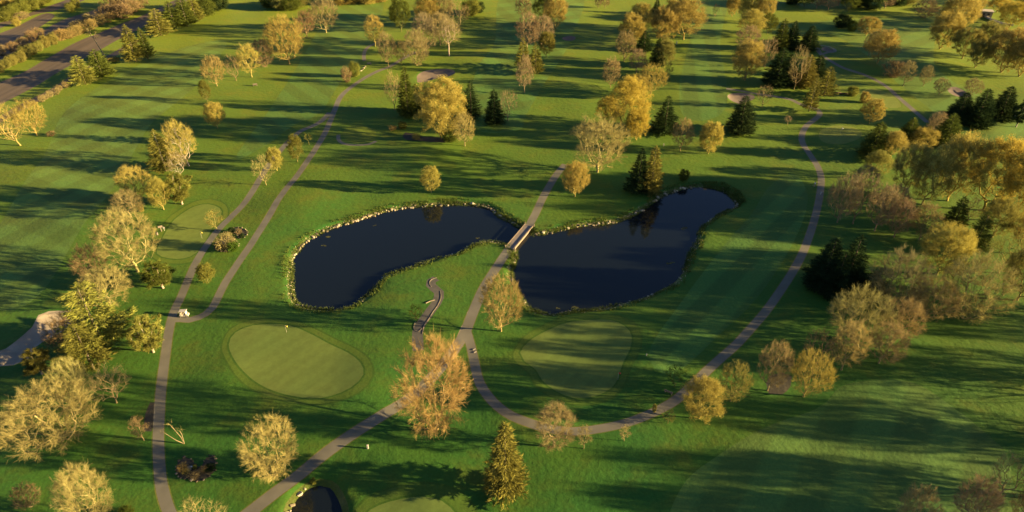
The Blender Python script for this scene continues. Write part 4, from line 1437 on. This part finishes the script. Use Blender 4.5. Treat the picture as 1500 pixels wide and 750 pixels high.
def ring(pxs, label, group, smin=.35, smax=.7, step=.8, lo=0, hi=1):
    L = spline(PX(pxs), True, .5)
    P_ = list(walk(L, step))
    for j, (p, i) in enumerate(P_):
        f = j / len(P_)
        if not lo <= f <= hi: continue
        stone(p[0], p[1], surf(p[0], p[1]) + .06, rst.uniform(smin, smax), label, group, 'edging_stone')
        st_ = COL.objects[-1]
        st_.color = tuple(c * .55 for c in st_.color[:3]) + (1,)
ring(poly_px['bed'][0], 'stone edging the heart-shaped bed in the lower left', 'stones round the heart-shaped bed', .25, .55, 1.1)
ring(poly_px['bed'][1], 'stone ringing the bush bed between the left paths', 'stones round the bush bed', .3, .6, .9)
ring(poly_px['bed'][2], 'stone edging the small hooked bed between the left paths', 'stones round the hooked bed', .3, .55, 1.1)
stone(*on(277, 687), .95, 'large pale boulder in the left lobe of the heart-shaped bed', None)
stone(*on(281, 684), .4, 'small white stone in the notch of the heart-shaped bed', None).color = (.75, .72, .65, 1)

# low stone kerbs along the dark gravel path
M_kerb = plain('kerb stone', (0.20, 0.165, 0.115), .9, var=.35, scale=1.5, bump=.03)
def kerb(pxs, label, h=.08, w=.14):
    cl = spline(PX(pxs), False, .8)
    d = np.gradient(cl, axis=0); d /= np.linalg.norm(d, axis=1)[:, None]
    n = np.stack([-d[:, 1], d[:, 0]], 1)
    V, F_ = [], []
    for i, (p, q) in enumerate(zip(cl, n)):
        z = surf(p[0], p[1])
        hh = h * (1 + .2 * mnoise.noise((p[0], p[1], 2)))
        for a, zz in ((-1, -.15), (-1, hh), (1, hh), (1, -.15)):
            V.append((p[0] + q[0] * a * w / 2, p[1] + q[1] * a * w / 2, z + zz))
    for i in range(len(cl) - 1):
        for k in range(3):
            F_.append((i * 4 + k, i * 4 + k + 1, i * 4 + 5 + k, i * 4 + 4 + k))
    F_ += [(0, 3, 2, 1), tuple(len(V) - 4 + k for k in range(4))]
    me_ = bpy.data.meshes.new('kerb'); me_.from_pydata(V, [], F_); me_.update()
    tag(link('stone_kerb', me_, M_kerb), label, 'kerb', 'low stone kerbs')
kerb([(640, 407), (632, 410), (629, 416), (632, 421)], 'pale low kerb hooking round the upper end of the dark gravel path')
kerb([(645, 427), (646, 437), (641, 449), (634, 459), (628, 469), (621, 479), (619, 490)], 'long low kerb along the right side of the dark gravel path')
kerb([(609, 472), (606, 480), (608, 485), (613, 487), (618, 482)], 'low kerb curling round the lower end of the dark gravel path')
kerb([(624, 446), (630, 443), (637, 441)], 'short low kerb across the left side of the dark gravel path', .2)

# ------------------------------------------------------------------ bridge
M_wood = plain('weathered timber', (0.17, 0.135, 0.10), .8, var=.35, scale=2.0, bump=.02)
M_deck = plain('bridge deck', (0.20, 0.165, 0.14), .85, var=.25, scale=.6, bump=.01)
M_conc = plain('old concrete', (0.22, 0.19, 0.16), .9, var=.3, scale=.8, bump=.02)
A = Vector((*ray(747.5, 363)[:2], 0)); Bp = Vector((*ray(775, 330.5)[:2], 0))
L_ = (Bp - A).length
ang = math.atan2(Bp.y - A.y, Bp.x - A.x)
br = thing('footbridge', (A + Bp) / 2, 'narrow timber bridge carrying the path between the two ponds', 'bridge', rz=ang)
MB().box((0, 0, -.02), (L_ + .6, 2.3, .24)).build('deck', M_deck, br, bevel=.02)
for s_ in (-1, 1):
    MB().box((0, s_ * 1.2, .27), (L_ + .2, .14, .16)).build('kerb_rail', M_wood, br, bevel=.02)
    MB().box((0, s_ * .95, -.36), (L_, .28, .42)).build('beam', M_wood, br)
    for k in range(6):
        MB().box((-L_ / 2 + .3 + (L_ - .6) * k / 5, s_ * 1.2, .145), (.2, .13, .09)).build('rail_block', M_wood, br)
    MB().box((s_ * (L_ / 2 + .1), 0, -.75), (.5, 2.7, 1.22)).build('abutment', M_conc, br, bevel=.03)
    for t_ in (-1, 1):
        MB().box((s_ * (L_ / 2 + .25), t_ * 1.38, .2), (.22, .22, .9), taper=.9).build('end_post', M_wood, br, bevel=.02)

# ------------------------------------------------------------------ golf cart
M_white = plain('cream paint', (0.40, 0.36, 0.30), .4, var=.06, spec=.5)
M_dark = plain('dark vinyl', (0.03, 0.03, 0.03), .6)
M_tyre = plain('tyre rubber', (0.02, 0.02, 0.02), .85)
M_steel = plain('painted steel', (0.5, 0.48, 0.44), .4, metal=.4)
M_seat = plain('beige vinyl', (0.42, 0.34, 0.24), .6)
def glass_mat():
    m, t, ns, ln = new_mat('clear screen')
    b = N(t, 'ShaderNodeBsdfPrincipled')
    b.inputs['Base Color'].default_value = (.8, .85, .85, 1)
    b.inputs['Roughness'].default_value = .08
    b.inputs['Alpha'].default_value = .35
    o = N(t, 'ShaderNodeOutputMaterial')
    ln.new(b.outputs[0], o.inputs[0])
    return m
M_glass = glass_mat()
p = on(270.5, 463)
gc = thing('golf_cart', p, 'white-roofed golf cart parked at the junction of the two left paths', 'golf cart', rz=math.radians(4))
gc.scale = (.86, .86, .86)
mb = MB()
mb.box((.1, 0, .38), (2.2, 1.1, .2)); mb.box((.88, 0, .62), (.6, 1.08, .36), taper=.86); mb.box((-.72, 0, .64), (.7, 1.12, .36), taper=.94)
mb.build('body', M_white, gc, bevel=.05)
MB().box((-.35, 0, .80), (.5, 1.0, .16)).build('seat', M_seat, gc, bevel=.04)
MB().box((-.64, 0, 1.08), (.12, 1.0, .42)).build('backrest', M_seat, gc, bevel=.04)
MB().box((-.05, 0, 1.86), (1.95, 1.22, .09), taper=.93).build('roof', M_white, gc, bevel=.03)
for a in (-1, 1):
    for b in (-1, 1):
        MB().tube([(.72 if a > 0 else -.85, b * .5, .75), (.6 if a > 0 else -.88, b * .52, 1.84)], .025, 6).build('roof_post', M_steel, gc)
        w = MB(); w.tube([(a * .82, b * .45, .24), (a * .82, b * .60, .24)], .24, 14)
        wo_ = w.build('wheel', M_tyre, gc, bevel=.02)
        MB().tube([(a * .82, b * .601, .24), (a * .82, b * .625, .24)], .12, 10).build('rim', M_steel, wo_)
MB().box((.69, 0, 1.3), (.02, .96, .9), rx=-.11).build('windscreen', M_glass, gc)
MB().tube([(.55, .25, .8), (.3, .25, 1.05)], .025, 6).tube([(.3 + .02 * math.cos(a), .25 + .18 * math.sin(a), 1.05 + .18 * math.cos(a)) for a in np.linspace(0, 6.283, 13)], .018, 5, False).build('steering_wheel', M_dark, gc)
MB().box((-1.12, 0, .62), (.34, .9, .5), taper=1.05).build('bag_rack', M_dark, gc, bevel=.03)
for b in (-1, 1):
    MB().tube([(1.17, b * .36, .66), (1.21, b * .36, .66)], .08, 10).build('headlight', M_glass, gc)

# ------------------------------------------------------------------ flags, markers, benches, sign
M_flag = [plain('yellow flag cloth', (.8, .6, .12), .8), plain('red flag cloth', (.5, .08, .05), .8), plain('white flag cloth', (.8, .78, .7), .8)]
def flag(px, py, mat, label):
    o = thing('flagstick', on(px, py), label, 'golf flag')
    o.scale = (.8, .8, .9)
    MB().tube([(0, 0, 0), (0, 0, 2.2)], .022, 6).build('pole', M_white, o)
    V = [(.0 + .6 * i / 6, .06 * math.sin(i * 1.1), 1.75 + .43 * j + .03 * math.sin(i)) for j in (0, 1) for i in range(7)]
    f_ = MB().add(V, [(i, i + 1, i + 8, i + 7) for i in range(6)]).build('flag', mat, o, True)
    f_.modifiers.new('cloth', 'SOLIDIFY').thickness = .012
    return o
flag(420, 487, M_flag[0], 'yellow flag on the kidney green left of the fork')
flag(296, 349, M_flag[0], 'yellow flag on the narrow green beside the left path')
flag(905, 556, M_flag[1], 'dark red flag on the green inside the loop path')
flag(1231, 195, M_flag[2], 'white flag on the small far green above the right wood')
def marker(px, py, label, h=.75, s_=.26):
    o = thing('marker_post', on(px, py), label, 'marker post')
    MB().box((0, 0, h / 2), (s_, s_, h), taper=.85).build('post', M_white, o, bevel=.02)
    MB().box((0, 0, h + .05), (s_ * 1.15, s_ * 1.15, .1), taper=.7).build('cap', M_white, o)
marker(539, 657, 'small white post on the grass below the lower bridge path', .85, .3)
marker(1202, 285, 'small pale post at the edge of the loop path near the golfer')
marker(991, 65, 'white post under the big gold tree at the top of the middle row', 1.4, .35)
marker(972, 214, 'small white post between the single dark spruce and the pond spruces')
marker(592, 84, 'pale post at the end of the left branch path', 1.5, .4)
marker(947, 521, 'tiny white post beside the green inside the loop path', .4, .2)
def bench(px, py, label, rz=0.0, mat=None):
    o = thing('park_bench', on(px, py), label, 'bench', rz=rz)
    mat = mat or M_wood
    MB().box((0, 0, .45), (1.7, .45, .07)).build('seat', mat, o, bevel=.01)
    MB().box((0, .24, .75), (1.7, .07, .38)).build('backrest', mat, o, bevel=.01)
    for a in (-1, 1):
        MB().box((a * .65, 0, .205), (.1, .42, .41)).build('leg', mat, o)
        MB().box((a * .65, .21, .52), (.08, .07, .5)).build('back_support', mat, o)
bench(374, 126, 'wooden bench in shade below the twin-trunk golden tree', .3)
bench(979, 576, 'small wooden bench inside the loop path beside the faint green sapling', 2.6)
bench(541, 95, 'pale bench on the grass beside the gravel spur', .1, M_conc)
# tee sign with a bin and a box beside the narrow green
o = thing('tee_sign', on(237, 339), 'pale wooden tee sign beside the narrow green', 'sign', rz=.5)
MB().box((0, 0, .75), (.22, .18, 1.5)).build('post', M_wood, o)
MB().box((0, -.12, 1.55), (1.1, .1, .6)).build('board', M_wood, o, bevel=.02)
o = thing('ball_washer', on(241, 338), 'small pale ball washer right of the tee sign', 'ball washer')
MB().tube([(0, 0, 0), (0, 0, .8)], .05, 8).build('post', M_steel, o)
MB().box((0, 0, .98), (.4, .34, .42), taper=.8).build('housing', M_white, o, bevel=.04)
o = thing('litter_bin', on(230.5, 344), 'small wooden bin left of the tee sign', 'bin')
MB().tube([(0, 0, 0), (0, 0, .8)], [.26, .3], 10).build('barrel', M_wood, o)
MB().tube([(0, 0, .8), (0, 0, .9)], [.32, .2], 10).build('lid', M_dark, o)
for k, (x, y, w_) in enumerate([(694.5, 512, 'upper'), (696, 516, 'lower')]):
    tag(MB().box(on(x, y) + Vector((0, 0, .09)), (.7, .2, .14), rz=.6, taper=.9).build('wheel_stop', M_conc, None, bevel=.02), 'pale wheel stop on the loop path below the fork, %s of two' % w_, 'wheel stop', 'wheel stops below the fork')
# log pile and stones
for k, (x, y, lab) in enumerate([(1226, 137, 'dark fallen log left of the small rounded bush'), (1236, 138, 'dark fallen log touching the small rounded bush')]):
    p = on(x, y)
    mb = MB().tube([p + Vector((-1.7, -.1, .25)), p + Vector((0, .1, .3)), p + Vector((1.7, 0, .22))], [.34, .3, .24], 8)
    lg = mb.build('fallen_log', M_bark, None, True)
    lg.color = (.12, .09, .06, 1)
    tag(lg, lab, 'log', 'fallen logs')
for x, y in [(529, 104), (531, 102), (533, 100), (535, 98)]:
    q = on(x, y)
    stone(q.x, q.y, q.z + .1, .9, 'stone in the short line beside the left branch path', 'short line of stones by the left branch path')

# low shelter with a flat pale roof, upper right
M_roof = plain('pale flat roof', (.46, .40, .32), .7, var=.2)
o = thing('shelter', on(1441, 24), 'pale flat-roofed shelter half hidden by amber trees at the upper right', 'shelter', rz=-.35)
MB().box((0, 0, 1.4), (6.0, 4.0, 2.8)).build('wall', M_conc, o)
MB().box((0, 0, 2.95), (6.8, 4.8, .28)).build('roof', M_roof, o, bevel=.03)
MB().box((-.8, -2.03, 1.05), (1.0, .08, 2.1)).build('door', M_dark, o)
for a in (1.4,):
    wn = MB().box((a, -2.03, 1.6), (1.2, .08, .9)).build('window', M_dark, o)
    MB().box((a, -2.06, 1.12), (1.4, .14, .08)).build('sill', M_conc, wn)
cl = spline(PX([(1426, 17), (1440, 24), (1455, 31), (1470, 36), (1484, 38)]), False, 2.0)
mb = MB()
for a, b in zip(cl[:-1], cl[1:]):
    d_ = b - a
    za = (surf(*a) + surf(*b)) / 2
    mb.box(((a[0] + b[0]) / 2, (a[1] + b[1]) / 2, za + .35), (np.linalg.norm(d_) + .02, .45, .9), rz=math.atan2(d_[1], d_[0]))
tag(mb.build('low_wall', M_roof), 'long low pale wall running right from the shelter', 'wall')

# floating weed
mb = MB()
for x, y in [(480, 347), (474, 360), (549, 330), (1001, 336), (1004, 334), (980, 386), (985, 384), (841, 449), (846, 451), (818, 452), (700, 349)]:
    a, b = ray(x, y, WATER_Z)
    for k in range(5):
        cx, cy, r_ = a + rst.uniform(-.5, .5), b + rst.uniform(-.3, .3), rst.uniform(.08, .26)
        mb.add([(cx + r_ * math.cos(w) * 1.4, cy + r_ * math.sin(w), WATER_Z + .02 + .002 * k) for w in np.linspace(0, 5.6, 8)], [tuple(range(8))])
o = mb.build('floating_weed', M_twig)
o.color = (.10, .10, .04, 1)
tag(o, 'specks of weed floating on the ponds', 'weed', kind='stuff')

# ------------------------------------------------------------------ golfer beside the loop path
M_shirt = plain('pale shirt', (.62, .60, .56), .9)
M_trs = plain('tan trousers', (.36, .27, .16), .9)
M_skin = plain('skin', (.42, .26, .18), .6)
M_hair = plain('dark hair', (.03, .02, .015), .7)
def skin_mesh(name, joints, edges_, radii, mat, parent):
    me = bpy.data.meshes.new(name)
    me.from_pydata(joints, edges_, [])
    o = link(name, me, mat, parent)
    sk = o.modifiers.new('skin', 'SKIN')
    layer = me.skin_vertices[0].data if me.skin_vertices else None
    if layer is None:
        bm = bmesh.new(); bm.from_mesh(me); bm.verts.layers.skin.verify(); bm.to_mesh(me); bm.free()
        layer = me.skin_vertices[0].data
    for i, r in enumerate(radii):
        layer[i].radius = r if hasattr(r, '__len__') else (r, r)
        layer[i].use_root = (i == 0)
    sb = o.modifiers.new('smooth', 'SUBSURF'); sb.levels = 2; sb.render_levels = 2
    return o
gp = thing('person', on(1193, 274), 'golfer in pale top and tan trousers leaning over a club beside the loop path', 'person', rz=math.radians(100))
J = [(0, 0, .95), (.03, 0, 1.12), (.10, 0, 1.32), (.17, 0, 1.47), (.22, 0, 1.56), (.26, 0, 1.66), (.27, 0, 1.76),
     (.0, .11, .90), (.05, .16, .5), (.0, .17, .09), (.13, .19, .04), (.0, -.11, .90), (.05, -.16, .5), (.0, -.17, .09), (.13, -.19, .04),
     (.15, .19, 1.42), (.26, .22, 1.18), (.40, .05, 1.0), (.43, .02, .93), (.15, -.19, 1.42), (.26, -.22, 1.18), (.40, -.05, 1.02), (.43, -.02, .97)]
E = [(0, 1), (1, 2), (2, 3), (3, 4), (4, 5), (5, 6), (0, 7), (7, 8), (8, 9), (9, 10), (0, 11), (11, 12), (12, 13), (13, 14), (3, 15), (15, 16), (16, 17), (17, 18), (3, 19), (19, 20), (20, 21), (21, 22)]
Rr = [(.14, .11), (.13, .10), (.15, .11), (.12, .09), .055, .10, .09, .10, .07, .05, .045, .10, .07, .05, .045, .07, .048, .036, .04, .07, .048, .036, .04]
skin_mesh('body', J, E, Rr, M_skin, gp)
skin_mesh('shirt', [J[0], J[1], J[2], J[3], J[15], J[16], J[19], J[20]], [(0, 1), (1, 2), (2, 3), (3, 4), (4, 5), (3, 6), (6, 7)], [(.16, .13), (.155, .125), (.17, .13), (.135, .105), .085, .062, .085, .062], M_shirt, gp)
skin_mesh('trousers', [J[0], J[7], J[8], J[9], J[11], J[12], J[13]], [(0, 1), (1, 2), (2, 3), (0, 4), (4, 5), (5, 6)], [(.16, .13), .12, .088, .066, .12, .088, .066], M_trs, gp)
mb = MB(); mb.tube([(.25, 0, 1.72), (.26, 0, 1.78), (.27, 0, 1.83), (.275, 0, 1.86)], [.11, .115, .09, .03], 10)
mb.build('hair', M_hair, gp, True)
cw = gp.matrix_basis
o = thing('golf_club', gp.location, 'golf club held by the golfer beside the loop path', 'golf club', rz=math.radians(100))
MB().tube([(.42, 0, .98), (.80, 0, .04)], .014, 6).build('shaft', M_steel, o)
MB().box((.84, 0, .04), (.12, .05, .06)).build('club_head', M_steel, o)
